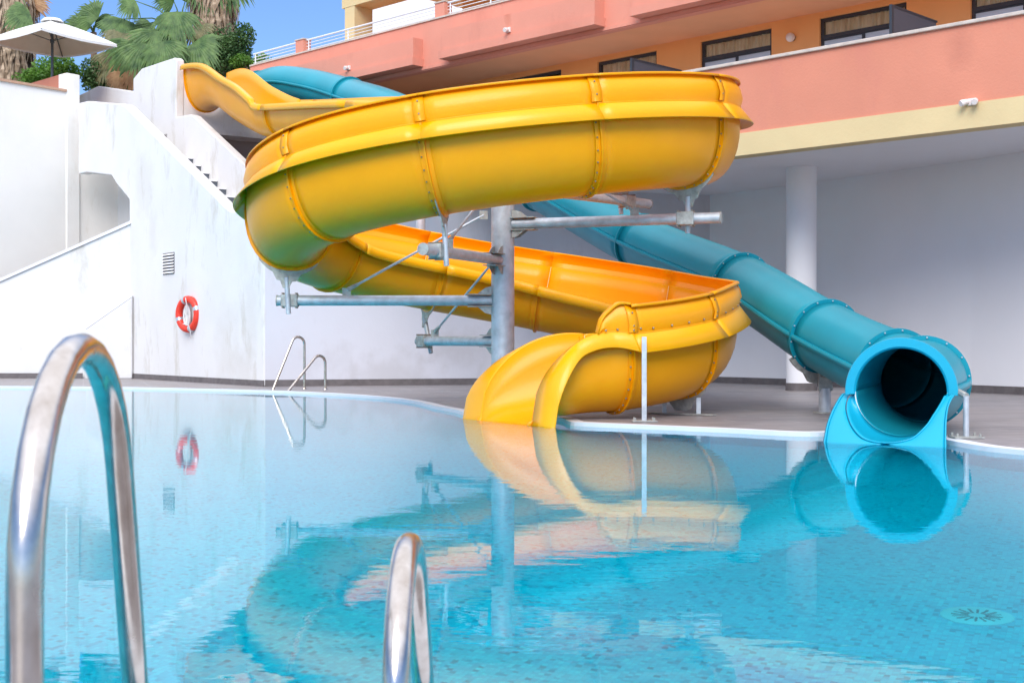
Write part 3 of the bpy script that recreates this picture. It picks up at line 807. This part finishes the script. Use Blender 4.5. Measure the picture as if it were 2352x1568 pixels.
c = fp(s_of(1821, DW), DW, zf(1821, 88, DW)); r = empty('globe_lamp', c); tag(r, 'round white globe lamp on the orange wall between two windows', 'wall lamp')
mb = MB(); rows = []
for i in range(13):
    th = math.pi*i/12; rows.append([c-EN*.085+Vector((0,0,math.cos(th)*.085))+(EX*math.cos(2*math.pi*k/20)+EN*math.sin(2*math.pi*k/20))*math.sin(th)*.085 for k in range(20)])
mb.grid(rows, True, True); mb.build('globe', M['lampw'], r)
mb = MB(); mb.tube([c-EN*.001, c-EN*.03], .06, 16); mb.build('base', M['frame'], r)

# added white block far behind the balcony, standing in for glaring sky
wb = empty('white_sky_block', (-1.5,46,0)); tag(wb, 'added white block standing in for glaring sky behind the upper railing beside the cream pillar', 'building')
mb = MB(); mb.box((-.4,46.5,7.5), (9.4,3,15)); mb.build('wall', M['white_cap'], wb)
mb = MB(); mb.box((-.4,46.5,15.1), (9.8,3.4,.2)); mb.build('block_top', M['white_cap'], wb)

# ------------------------------------------------------------------ white staircase and platform
WA = Vector((-4.68,24.9,0)); wa = Vector((-.595,.804,0)).normalized(); wb_ = Vector((.804,.595,0)).normalized()
def tpx(px, b):
    r = (px-CX)/F; B = WA+wb_*b
    return (B.x-r*B.y)/(r*wa.y-wa.x)
def sp(t, b, z): q = WA+wa*t+wb_*b; q.z = z; return q
def pxp(px, py, b):
    t = tpx(px, b); q = WA+wb_*b+wa*t; return (t, H+(CY-py)*q.y/F)
stair = empty('pool_staircase', WA); tag(stair, 'white rendered staircase block climbing to the slide platform', 'staircase')
top = [pxp(x, y, 0) for x, y in ((607,489),(530,485),(523,481),(285,242),(276,238),(262,237.5),(210,232.5),(200,232.5),(180,237))]
bot = [pxp(x, y, 0) for x, y in ((180,400),(199,396),(256,403),(266,420),(297,459))]
tl = bot[-1][0]
poly = [sp(0,0,0), sp(0,0,top[0][1])]+[sp(t,0,z) for t, z in top[1:]]+[sp(t,0,z) for t, z in bot]+[sp(tl,0,0)]
wallA = MB().prism(poly, Vector((0,0,0)), wb_*.28).build('parapet_wall', M['white'], stair); bevel(wallA, .03, 3)
mb = MB(); mb.prism([sp(-.0,0,0), sp(-.0,0,.115), sp(tl,0,.115), sp(tl,0,0)], -wb_*.018, wb_*.0); mb.build('skirting', M['skirting'], wallA)
# landing slab under the overhang
mb = MB(); mb.prism([sp(tl+.02,.281,bot[3][1]-.04), sp(bot[3][0],.281,bot[3][1]+.02), sp(bot[2][0],.281,bot[2][1]+.03), sp(bot[0][0],.281,bot[0][1]+.03), sp(bot[0][0],.281,bot[0][1]+.3), sp(tl+.02,.281,bot[3][1]+.3)], Vector((0,0,0)), wb_*1.0); mb.build('landing', M['white'], stair)
# inner parapet
topb = [pxp(x, y, 1.3) for x, y in ((555,372),(452,274),(444,266),(436,263),(404,269))]
t0 = .45; z0 = topb[0][1]-.51*(topb[0][0]-t0)
blk = [pxp(x, y, 1.3) for x, y in ((405,137),(400,133),(325,158),(306,181),(306,210),(225,198),(181,219),(150,226))]
poly = [sp(t0,1.3,0), sp(t0,1.3,z0)]+[sp(t,1.3,z) for t, z in topb[:-1]]+[sp(topb[-1][0],1.3,topb[-1][1])]+[sp(t,1.3,z) for t, z in blk]+[sp(blk[-1][0],1.3,0)]
wallB = MB().prism(poly, Vector((0,0,0)), wb_*.20).build('inner_parapet', M['white'], stair); bevel(wallB, .025, 3)
# steps
for k in range(13):
    t = .9+k*.46; z = 4.17+.48*(t-4.47)
    if t+.46 > 6.95: break
    q = MB(); q.prism([sp(t,.285,z-.5), sp(t,.285,z), sp(t+.46,.285,z), sp(t+.46,.285,z-.5)], Vector((0,0,0)), wb_*1.01)
    st = q.build('step', M['step_dark'], stair)
    q = MB(); q.prism([sp(t-.03,.286,z+.001), sp(t-.03,.286,z+.045), sp(t+.46,.286,z+.045), sp(t+.46,.286,z+.001)], Vector((0,0,0)), wb_*1.008); q.build('tread', M['white_cap'], st)
# platform corner K and side wall toward the slides
tK = topb[-1][0]
K = sp(tK,1.3,0); 
def kp(s, z, o=0): q = K+wb_*s+wa*o; q.z = z; return q
zt = blk[0][1]
def side(poly, name, mat, o0=0, o1=.25): return MB().prism([kp(s, z, o0) for s, z in poly], Vector((0,0,0)), wa*(o1-o0)).build(name, mat, stair)
o = side([(.202,6.02),(.202,zt-.05),(.24,zt-.10),(.27,7.15),(.36,6.75),(.52,6.52),(1.0,6.50),(1.16,6.75),(1.24,7.30),(1.75,7.56),(2.4,7.48),(3.4,7.3),(3.4,6.02)], 'platform_wall', M['white']); 
side([(.202,5.90),(.202,6.019),(3.6,6.019),(3.6,5.90)], 'platform_slab', M['white'], -.10, 3.0)
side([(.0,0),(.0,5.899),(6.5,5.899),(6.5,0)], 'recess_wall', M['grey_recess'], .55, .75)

# vent and life ring on the front wall
q0 = sp(tpx(388,0),0,2.54); r = empty('wall_vent', q0); tag(r, 'small louvred vent grille on the white stair wall above the life ring', 'vent')
mb = MB(); mb.box(q0-wb_*.004, (.62,.02,.46), (wa, wb_, Vector((0,0,1)))); mb.build('backing', M['slot'], r)
for k in range(7):
    mb = MB(); c = q0-wb_*.02+Vector((0,0,-.195+k*.065)); up2 = (Vector((0,0,1))*.8+wb_*.6).normalized(); mb.box(c, (.62,.012,.042), (wa, wb_, up2)); mb.build('louvre', M['white_cap'], r)

tR = tpx(440,0); q0 = sp(tR,0,1.42)-wb_*.075
ringo = empty('life_ring', q0); tag(ringo, 'red life ring with coiled white rope hanging on the white stair wall', 'life ring')
ra = (wa*.97-wb_*.24).normalized(); rb = Vector((0,0,1)); rn = ra.cross(rb)
def torus(R0, r, a0=0, a1=360, nu=48, nv=14, sc=1.0):
    rows = []
    for i in range(nu+1):
        a = R(lerp(a0,a1,i/nu)); d = ra*math.cos(a)+rb*math.sin(a)
        rows.append([q0+d*R0+(d*math.cos(2*math.pi*k/nv)*1.0+rn*math.sin(2*math.pi*k/nv))*r*sc for k in range(nv)])
    return MB().grid(rows, True, True)
torus(.31, .078).build('ring', M['red'], ringo)
for a in (70, 160, 250, 340): torus(.31, .080, a-7, a+7, 5).build('tape_band', M['tape'], ringo)
rp = []
for k in range(240):
    u = k/239*9*2*math.pi; w = .055+.05*math.sin(k*.11); rp.append(q0+ra*(w*math.cos(u)+.02*math.sin(k*.05))+rb*(.21*math.sin(u)-.03)-rn*(.03*math.sin(k*.3))*.5-wb_*.02)
MB().tube(rp, .013, 5).build('rope', M['rope'], ringo)
rp = [q0+ra*(.31+.09)*math.cos(R(a))+rb*(.31+.09)*math.sin(R(a))-wb_*.02+rb*(-.05 if a % 90 == 45 else 0) for a in range(-140, 60, 9)]
MB().tube([q0+ra*-.05+rb*.34-wb_*.09, q0+ra*-.1+rb*.2-wb_*.1, q0+ra*-.07+rb*0-wb_*.08], .010, 5).build('rope_end', M['rope'], ringo)
MB().tube([q0+ra*.05+rb*-.2-wb_*.08, q0-ra*.18+rb*-.24-wb_*.10, q0-ra*.20+rb*-.38-wb_*.08, q0-ra*.12+rb*-.50-wb_*.02], .010, 5).build('rope_end', M['rope'], ringo)

# ------------------------------------------------------------------ left walls
rw = empty('retaining_wall', (-13,32,0)); tag(rw, 'tall sunlit white garden wall with terracotta coping at the left edge', 'wall')
cA = Vector((0,32.2)); cA = Vector(((0-CX)*32.2/F, 32.2, 0)); cB = Vector(((181-CX)*33.9/F, 33.9, 0)); dc = (cB-cA).normalized(); nc = Vector((-dc.y, dc.x, 0))
cL = cA-dc*14
mb = MB(); e0 = Vector(((152-CX)*33.6/F, 33.6, 0)); e0 = cA+dc*((e0-cA).dot(dc))
mb.prism([cL, e0, e0+Vector((0,0,7.2)), cL+Vector((0,0,7.2))], Vector((0,0,0)), nc*.3); wl = mb.build('wall', M['white_sunlit'], rw)
mb = MB(); mb.prism([cL+Vector((0,0,7.201)), e0+Vector((0,0,7.201)), e0+Vector((0,0,7.26)), cL+Vector((0,0,7.26))], -nc*.05, nc*.35); mb.build('coping', M['terracotta'], rw)
mb = MB(); mb.prism([cL, e0, e0+Vector((0,0,.12)), cL+Vector((0,0,.12))], -nc*.018, nc*0); mb.build('skirting', M['skirting'], rw)
mb = MB(); zt = H+(CY-169)*33.7/F; mb.prism([e0+dc*.001, cB+dc*.02, cB+dc*.02+Vector((0,0,zt)), e0+dc*.001+Vector((0,0,zt))], -nc*.03, nc*.35); bevel(mb.build('pier', M['white_sunlit'], rw), .03)
# lower white wall continuing behind the overhang
mb = MB(); mb.prism([cB+dc*.021, cB+dc*3.2, cB+dc*3.2+Vector((0,0,5.6)), cB+dc*.021+Vector((0,0,5.6))], nc*.02, nc*.3); mb.build('rear_wall', M['white_sunlit'], rw)
# pink parapet behind
pw = empty('pink_parapet', (-11.5,37,0)); tag(pw, 'short salmon pink parapet rising behind the white pier', 'wall')
a = at(62,194,35.5); b_ = at(150,168,34.2); mb = MB(); mb.prism([Vector((a.x,a.y,5.9)), Vector((b_.x,b_.y,5.9)), b_, a], Vector((0,0,0)), Vector((.1,.2,0))); mb.build('wall', M['salmon'], pw)
# diagonal stair parapet at the left
dp = empty('ramp_parapet', (-10,30.6,0)); tag(dp, 'low white wall with a slanting cap climbing right below the overhang', 'wall')
a = at(-60,674,30.5); b_ = at(304,513,30.5); 
mb = MB(); mb.prism([Vector((a.x,a.y,0)), Vector((b_.x,b_.y,0)), b_, a], Vector((0,0,0)), Vector((-.02,.25,0))); mb.build('wall', M['white'], dp)
mb = MB(); mb.prism([a+Vector((0,0,.002)), b_+Vector((0,0,.002)), b_+Vector((0,0,.07)), a+Vector((0,0,.07))], Vector((0,-.05,0)), Vector((-.02,.29,0))); mb.build('cap', M['white_cap'], dp)
mb = MB(); e = at(190,700,30.4); mb.prism([Vector((a.x,a.y,0)), Vector((e.x,e.y,0)), Vector((e.x,e.y,.12)), Vector((a.x,a.y,.12))], Vector((0,-.02,0)), Vector((0,.0,0))); mb.build('skirting', M['skirting'], dp)
eb = empty('stair_box', (-9,30,0)); tag(eb, 'small white enclosure with a slanted top in the corner of the stair wall', 'wall')
a = at(196,757,30.0); b_ = at(303,682,30.25); mb = MB(); mb.prism([Vector((a.x,a.y,0)), Vector((b_.x,b_.y,0)), b_, a], Vector((0,0,0)), Vector((0,.30,0))); bevel(mb.build('wall', M['white'], eb), .02)
mb = MB(); mb.prism([a+Vector((0,0,.002)), b_+Vector((0,0,.002)), b_+Vector((0,0,.03)), a+Vector((0,0,.03))], Vector((0,-.004,0)), Vector((0,.30,0))); mb.build('cap', M['white_cap'], eb)

# terrace for the garden behind
mb = MB(); mb.prism([Vector((-70,36.2,0)), Vector((-6.0,36.2,0)), Vector((-6.0,90,0)), Vector((-70,90,0))], Vector((0,0,.01)), Vector((0,0,5.85))); struct(mb.build('garden_terrace', M['earth']))

# ------------------------------------------------------------------ parasol
pc = at(120,100,34.8); px_, py_ = pc.x, pc.y
um = empty('parasol', (px_,py_,5.9)); tag(um, 'white square garden parasol open behind the white wall at left', 'parasol')
mb = MB(); mb.tube([(px_,py_,5.86),(px_,py_,at(0,42,34.8).z)], .035, 10); mb.build('pole', M['pole_dark'], um)
zc = at(0,47,34.8).z; ze = at(0,97,34.8).z
ra_ = R(-125); ct = [Vector((px_+1.65*math.cos(ra_+math.pi/2*k+math.pi/4), py_+1.65*math.sin(ra_+math.pi/2*k+math.pi/4), 0)) for k in range(4)]
ap = Vector((px_,py_,zc))
nvx = 8; top_rows = []
mb = MB(); mu = MB()
for k in range(4):
    a, b2 = ct[k], ct[(k+1) % 4]; a = Vector((a.x,a.y,ze)); b2 = Vector((b2.x,b2.y,ze))
    rows = []
    for i in range(nvx+1):
        t = i/nvx; A = ap.lerp(a, t); B = ap.lerp(b2, t); rows.append([A.lerp(B, j/8)+Vector((0,0,-.05*math.sin(math.pi*j/8)*t+.04*math.sin(math.pi*t))) for j in range(9)])
    mb.grid(rows); mu.grid([[q-Vector((0,0,.02)) for q in r_] for r_ in rows])
    mb.grid([rows[-1], [q+Vector((0,0,-.07)) for q in rows[-1]]])
mb.build('canopy', M['canvas_top'], um); mu.build('canopy_lining', M['canvas_under'], um)
for k in range(4):
    a = Vector((ct[k].x,ct[k].y,ze-.03)); MB().tube([ap-Vector((0,0,.06)), a], .014, 6).build('rib', M['pole_dark'], um)
    m_ = (ap-Vector((0,0,.05))).lerp(a, .45); MB().tube([Vector((px_,py_,zc-.55)), m_], .012, 6).build('strut', M['pole_dark'], um)
mb = MB(); mb.tube([(px_,py_,zc-.60),(px_,py_,zc-.50)], .055, 10); mb.build('hub', M['pole_dark'], um)
mb = MB(); mb.tube([(px_,py_,zc-.05),(px_,py_,zc+.03),(px_,py_,zc+.06)], [.30,.22,.04], 12); mb.build('vent_cap', M['canvas_top'], um)

# ------------------------------------------------------------------ palms
def fan(mb, hub, direction, rad, spread=150, n=34, face=None, droop=.5):
    d = direction.normalized(); nrm = (face or Vector((0,-1,.25))).normalized(); nrm = (nrm-d*nrm.dot(d)).normalized(); s = d.cross(nrm)
    for k in range(n):
        a = R(lerp(-spread/2, spread/2, k/(n-1))+random.uniform(-2,2)); dd = d*math.cos(a)+s*math.sin(a)
        L = rad*(1-.22*abs(a)/R(spread/2))*random.uniform(.9,1.08); sd = (dd.cross(nrm)).normalized(); w = rad*.044
        c1 = hub+dd*L*.45+nrm*.04; c2 = hub+dd*L*.75+nrm*.02-Vector((0,0,droop*L*.10)); c3 = hub+dd*L-Vector((0,0,droop*L*random.uniform(.25,.6)))+nrm*random.uniform(-.06,.06)
        z = nrm*w*.45*(1 if k % 2 else -1)
        mb.add([hub, c1-sd*w, c1+z*.5, c1+sd*w, c2-sd*w*.75, c2+z*.3, c2+sd*w*.75, c3], [(0,2,1),(0,3,2),(1,2,5,4),(2,3,6,5),(4,5,7),(5,6,7)])
def skirt(mb, base, h, r0, r1, n, L=.9, spread=.12):
    for k in range(n):
        t = random.random(); a = random.uniform(0, 2*math.pi); r = lerp(r0, r1, t)*random.uniform(.75,1.05)
        p = base+Vector((math.cos(a)*r, math.sin(a)*r, h*t)); l = L*random.uniform(.6,1.2); s = Vector((-math.sin(a), math.cos(a), 0)); w = random.uniform(.02,.06)
        q = p+Vector((math.cos(a)*.1*random.random(), math.sin(a)*.1*random.random(), -l))+s*random.uniform(-.2,.2)
        m = p.lerp(q, .5)+Vector((math.cos(a), math.sin(a), 0))*spread*random.random()
        mb.add([p-s*w*.4, p+s*w*.4, m+s*w, m-s*w, q], [(0,1,2,3),(3,2,4)])
def PD(px, py, Y, tx, ty, dy=0):   # 3D direction from screen direction
    return (at(tx, ty, Y+dy)-at(px, py, Y)).normalized()
def palm(label, cx, Y, ztop_px, zbase, rtrunk, fans, sk=None, olive=(), crown=None, name='fan_palm'):
    b = at(cx, 100, Y); top = at(cx, ztop_px, Y).z
    r = empty(name, (b.x, b.y, zbase)); tag(r, label, 'palm tree', 'fan palms on the garden terrace')
    mb = MB(); mb.tube([(b.x,b.y,zbase),(b.x+.03,b.y,(zbase+top)/2),(b.x,b.y,top)], [rtrunk*1.15, rtrunk, rtrunk*.9], 14); mb.build('trunk', M['bark'], r)
    if sk:
        mb = MB(); skirt(mb, Vector((b.x,b.y,at(cx,sk[1],Y).z)), at(cx,sk[0],Y).z-at(cx,sk[1],Y).z, sk[2], sk[3], sk[4]); mb.build('dead_frond_skirt', M['dead'], r)
    for i, (hx, hy, tx, ty, rad, dy, kind) in enumerate(fans):
        hub = at(hx, hy, Y+dy); mb = MB(); d = PD(hx, hy, Y, tx, ty, random.uniform(-.3,.1))
        fan(mb, hub, d, rad*Y/F, face=Vector((random.uniform(-.3,.3),-1,random.uniform(.1,.5))), spread=150 if kind != 'narrow' else 70, n=36 if kind != 'narrow' else 14)
        mat = {'green':M['palm'],'narrow':M['palm'],'olive':M['palm_olive'],'dead':M['deadrust']}[kind]
        fo = mb.build('fan_leaf', mat, r, fix=False)
        c = Vector((b.x, b.y, crown if crown else top)); MB().tube([c, c.lerp(hub, .5)+Vector((0,0,.12)), hub], [.03,.02,.012], 5).build('leaf_stalk', M['palm'], fo)
palm('broad green fan palm hanging over the top of the white stair block', 414, 36.8, 60, 5.85, .17,
 [(312,3,280,25,52,0,'green'),(405,27,402,90,84,-.5,'green'),(358,70,345,130,88,-.6,'green'),(311,98,285,150,92,-.5,'green'),(447,96,478,140,84,-.6,'green'),
  (284,44,262,90,76,.3,'green'),(300,62,298,120,70,.4,'olive'),(265,118,262,170,74,.5,'olive'),(330,125,318,190,70,.3,'dead'),(290,135,300,190,62,.2,'dead'),
  (380,110,380,170,78,.1,'olive'),(425,120,428,180,70,.1,'olive'),(352,60,320,70,60,.6,'green'),(455,60,470,110,60,.5,'olive'),(400,5,370,-10,60,.8,'green'),(425,5,440,-40,60,.9,'green'),
  (340,150,345,200,60,-.2,'dead'),(470,120,500,160,60,.5,'green'),(395,125,400,180,75,-.3,'olive'),(245,150,240,190,50,.6,'olive'),(285,165,280,215,55,-.4,'dead'),(308,160,312,215,50,-.6,'dead'),(350,160,350,215,50,-.6,'dead'),(330,100,325,170,80,-.8,'green'),(375,95,380,160,85,-.9,'green'),(290,70,255,100,70,.2,'olive')],
  sk=(120,190,.25,.45,260))
palm('tall palm trunk wrapped in a shaggy brown frond skirt beside the fan leaves', 492, 38.0, -60, 5.85, .30, [(480,-60,470,-20,90,-.5,'green'),(520,-60,540,-30,90,-.4,'green')], sk=(-50,105,.40,.64,1500))
palm('palm trunk with thick brown frond skirt behind the parasol at the left edge', 22, 38.5, -40, 5.85, .38, [(68,30,20,52,64,-1.2,'green'),(60,5,90,-20,70,0,'dead'),(20,5,-20,20,70,0,'dead'),(75,10,90,30,40,.2,'dead')], sk=(-20,185,.55,.72,1500))
palm('slender palm behind the parasol with leaves spread against the sky', 215, 39.5, 75, 5.85, .10,
 [(226,42,165,5,62,-.3,'green'),(215,62,290,32,70,0,'narrow'),(205,66,120,38,78,.1,'narrow'),(200,70,150,55,50,.4,'olive')])

# ------------------------------------------------------------------ bushes
def bush(name, label, cat, px, py, Y, rx, ry, n, mat, leaf=.13, gap=0, lobes=7, group='shrubs and trees on the terrace'):
    c = at(px, py, Y); RX = rx*Y/F; RZ = ry*Y/F
    r = empty(name, (c.x, c.y, 5.85)); tag(r, label, cat, group)
    mb = MB(); mb.tube([(c.x,c.y,5.8),(c.x+.05,c.y,c.z-RZ*.4),(c.x-.05,c.y,c.z+RZ*.3)], [.09,.06,.02], 7)
    L = []
    for k in range(lobes):
        a = random.uniform(0,2*math.pi); rr = random.uniform(.25,.7); zz = random.uniform(-.6,.55)
        q = Vector((c.x+math.cos(a)*RX*rr, c.y+math.sin(a)*RX*rr*.7, c.z+zz*RZ)); L.append((q, random.uniform(.35,.55)))
        mb.tube([(c.x,c.y,c.z-RZ*.5), q], [.035,.012], 5)
    mb.build('branches' if False else 'trunk', M['bark'], r)
    mb = MB()
    for k in range(n):
        q, s = random.choice(L); u = Vector((random.gauss(0,1), random.gauss(0,1), random.gauss(0,1))).normalized()*random.random()**.35
        p = q+Vector((u.x*RX*s, u.y*RX*s*.8, u.z*RZ*s*1.1))
        if p.z < 5.85: continue
        a = Vector((random.gauss(0,1), random.gauss(0,1), random.gauss(0,.7))).normalized(); b = a.cross(Vector((random.gauss(0,1), random.gauss(0,1), random.gauss(0,1)))).normalized(); l = leaf*random.uniform(.6,1.2)
        mb.add([p-a*l*.5, p+b*l*.25, p+a*l*.5, p-b*l*.25], [(0,1,2,3)])
    mb.build('crown', mat, r, fix=False)
bush('round_shrub', 'bright green rounded shrub below the parasol', 'shrub', 118, 172, 36.9, 80, 48, 9000, M['bush'], .10, lobes=14)
bush('dark_shrub', 'dark loose shrub between the parasol and the hanging palm leaves', 'shrub', 232, 180, 37.6, 62, 50, 4200, M['bushdark'], .11, lobes=10)
bush('leafy_tree', 'dark green leafy tree to the right of the shaggy palm trunk', 'tree', 535, 122, 37.5, 75, 72, 7000, M['bushdark'], .11, lobes=14)
bush('dark_shrub', 'dark shrub low behind the notch left of the white stair block', 'shrub', 285, 190, 37.8, 50, 40, 2600, M['bushdark'], .11, lobes=8)
bush('leafy_tree', 'low spreading leafy tree in front of the pink balcony end', 'tree', 575, 155, 36.9, 45, 30, 2200, M['bush'], .10, lobes=7)

# ------------------------------------------------------------------ ladders
def handrail(deck, water, ztop, r=.0215, arc=.13, nseg=14):
    """deck leg vertical, rounded top, sloped water leg"""
    d = Vector((water[0]-deck[0], water[1]-deck[1], 0)); L = d.length; d.normalize()
    prof = [(0, deck[2] if len(deck) > 2 else 0)]
    # arc centre at (arc, ztop-arc)
    slope = math.atan2(max(.02, L-2*arc), ztop-arc)  # lean of the water leg
    for k in range(nseg+1):
        a = math.pi-k/nseg*(math.pi-slope); prof.append((arc+arc*math.cos(a), ztop-arc-r+arc*math.sin(a)))
    wz = -.75; ex, ez = prof[-1]; k = (ez-wz); prof.append((ex+k*math.tan(slope), wz))
    out = []
    P = prof
    for i in range(len(P)):
        out.append(Vector((deck[0],deck[1],0))+d*P[i][0]+Vector((0,0,P[i][1])))
    # densify legs
    res = [out[0].lerp(out[1], t/6) for t in range(6)]+out[1:-1]+[out[-2].lerp(out[-1], t/8) for t in range(1,9)]
    return res
def ladder(label, rails, r=.0215, n=20):
    dk = rails[0][0]; root = empty('pool_ladder', (dk[0],dk[1],0)); tag(root, label, 'pool ladder', 'stainless pool ladders')
    lines = []
    for deck, water, zt, arc in rails:
        pts = handrail(deck, water, zt, r, arc); o = MB().tube(pts, r, n).build('handrail', M['inox'], root); lines.append(pts)
        m = MB(); m.tube([(deck[0],deck[1],.001),(deck[0],deck[1],.012),(deck[0],deck[1],.02)], [.055,.052,.025], 20); m.build('deck_flange', M['inox'], o)
    for k, t in enumerate((-2,-4,-6)):
        a = lines[0][t]; b = lines[1][t]; z = (a.z+b.z)/2
        if z > -.1: continue
        a = Vector((a.x,a.y,z)); b = Vector((b.x,b.y,z)); e = (b-a).normalized(); s = Vector((-e.y,e.x,0))
        m = MB(); m.box((a+b)/2, ((b-a).length,.08,.03), (e, s, Vector((0,0,1)))); m.build('tread', M['inox'], root)
ladder('near stainless pool ladder with two bowed handrails in the foreground', [((-.665,1.80),(-.748,2.65),.864,.335), ((-.203,2.30),(-.204,3.02),.476,.27)], r=.0252, n=36)
ladder('distant stainless pool ladder across the water by the stair wall corner', [((-3.73,23.7),(-4.22,23.3),.955,.13), ((-3.32,23.45),(-3.86,22.95),.62,.13)], r=.024)

# ------------------------------------------------------------------ weathering at real places on the walls
def add_stain(m, c, sc, rad, colr, amt, soft=.5):
    nt = m.node_tree; b = [n for n in nt.nodes if n.type == 'BSDF_PRINCIPLED'][0]
    src = b.inputs['Base Color'].links[0].from_socket
    g = nt.nodes.new('ShaderNodeNewGeometry'); nz = nt.nodes.new('ShaderNodeTexNoise'); nz.inputs['Scale'].default_value = 3.5; nz.inputs['Detail'].default_value = 6
    nt.links.new(g.outputs['Position'], nz.inputs['Vector'])
    sub = nt.nodes.new('ShaderNodeVectorMath'); sub.operation = 'SUBTRACT'; sub.inputs[1].default_value = tuple(c); nt.links.new(g.outputs['Position'], sub.inputs[0])
    mul = nt.nodes.new('ShaderNodeVectorMath'); mul.operation = 'MULTIPLY'; mul.inputs[1].default_value = sc; nt.links.new(sub.outputs[0], mul.inputs[0])
    ln = nt.nodes.new('ShaderNodeVectorMath'); ln.operation = 'LENGTH'; nt.links.new(mul.outputs[0], ln.inputs[0])
    ad = nt.nodes.new('ShaderNodeMath'); ad.operation = 'MULTIPLY_ADD'; ad.inputs[1].default_value = rad*2.2; nt.links.new(nz.outputs['Fac'], ad.inputs[0]); nt.links.new(ln.outputs['Value'], ad.inputs[2])
    mr = nt.nodes.new('ShaderNodeMapRange'); mr.inputs['From Min'].default_value = rad*(2.1+soft); mr.inputs['From Max'].default_value = rad*(2.1-soft); mr.inputs['To Max'].default_value = amt; nt.links.new(ad.outputs[0], mr.inputs['Value'])
    nt.links.new(mixc(nt, mr.outputs[0], src, colr), b.inputs['Base Color'])
c = fp(s_of(2205,0),0,zf(2205,112,0)); add_stain(M['salmon'], c, (1,1,.8), .16, (.50,.18,.12), .45, .7)
c = fp(s_of(1174,DU-.2),DU-.2,zf(1174,45,DU-.2)); add_stain(M['salmon_upper'], c, (2.2,2.2,.5), .20, (.55,.17,.10), .7)
c = fp(s_of(1300,DU-.2),DU-.2,zf(1300,80,DU-.2)); add_stain(M['salmon_upper'], c, (.6,.6,1.5), .35, (.58,.22,.15), .35)
for px, py, sc_, rd in ((330,425,(.8,.8,.55),.40),(352,530,(1.2,1.2,.6),.28),(520,790,(1,1,.6),.45),(575,720,(1.3,1.3,.5),.42),(560,850,(.8,.8,1.0),.40)):
    t = tpx(px,0); q = WA+wa*t; c = (q.x, q.y, H+(CY-py)*q.y/F); add_stain(M['white'], c, sc_, rd, (.58,.55,.50), .32)
for px, py, rd in ((760,830,.35),(900,860,.4),(1050,800,.35)):
    c = at(px,py,25.8); add_stain(M['white_shade'], c, (.6,.6,1.1), rd, (.47,.45,.46), .45)

# ------------------------------------------------------------------ camera, light, world
cam = bpy.data.cameras.new('camera'); co = bpy.data.objects.new('camera', cam); col.objects.link(co)
co.location = (0,0,H); co.rotation_euler = (R(90),0,0); cam.sensor_width = 36; cam.lens = F/2352*36
cam.clip_end = 2000; cam.clip_start = .05
cam.dof.use_dof = True; cam.dof.focus_distance = 15; cam.dof.aperture_fstop = 9
scn.camera = co
SUN_EL, SUN_AZ = 38, 190      # azimuth clockwise from +Y
sd = Vector((math.sin(R(SUN_AZ))*math.cos(R(SUN_EL)), math.cos(R(SUN_AZ))*math.cos(R(SUN_EL)), math.sin(R(SUN_EL))))
sun = bpy.data.lights.new('sun', 'SUN'); sun.energy = 2.65; sun.angle = R(35); sun.color = (1,.95,.88)
so = bpy.data.objects.new('sun', sun); col.objects.link(so); so.rotation_euler = (-sd).to_track_quat('-Z', 'Y').to_euler(); so.location = (0,0,30)
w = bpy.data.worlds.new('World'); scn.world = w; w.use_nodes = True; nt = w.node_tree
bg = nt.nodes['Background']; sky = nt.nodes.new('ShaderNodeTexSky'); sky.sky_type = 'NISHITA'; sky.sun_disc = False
sky.sun_elevation = R(SUN_EL); sky.sun_rotation = R(SUN_AZ); sky.ozone_density = 2.0; sky.dust_density = .3; sky.air_density = 1.0
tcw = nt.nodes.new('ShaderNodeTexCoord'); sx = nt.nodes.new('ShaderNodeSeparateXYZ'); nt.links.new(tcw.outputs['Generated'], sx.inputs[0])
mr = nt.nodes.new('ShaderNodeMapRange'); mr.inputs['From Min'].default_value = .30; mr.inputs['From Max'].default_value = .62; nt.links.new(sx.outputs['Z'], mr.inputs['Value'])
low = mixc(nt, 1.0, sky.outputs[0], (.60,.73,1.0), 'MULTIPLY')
high = mixc(nt, .55, sky.outputs[0], (5.2,5.2,5.3)); high = mixc(nt, 1.0, high, (2.6,2.5,2.45), 'MULTIPLY')   # overhead sky whitened and boosted to add fill light
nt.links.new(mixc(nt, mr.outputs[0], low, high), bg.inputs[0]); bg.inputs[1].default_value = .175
scn.view_settings.view_transform = 'Standard'; scn.view_settings.look = 'None'; scn.view_settings.exposure = 0
scn.cycles.use_denoising = True; scn.cycles.sample_clamp_indirect = 0
scn.cycles.max_bounces = 12; scn.cycles.transmission_bounces = 8; scn.cycles.caustics_refractive = True; scn.cycles.caustics_reflective = False
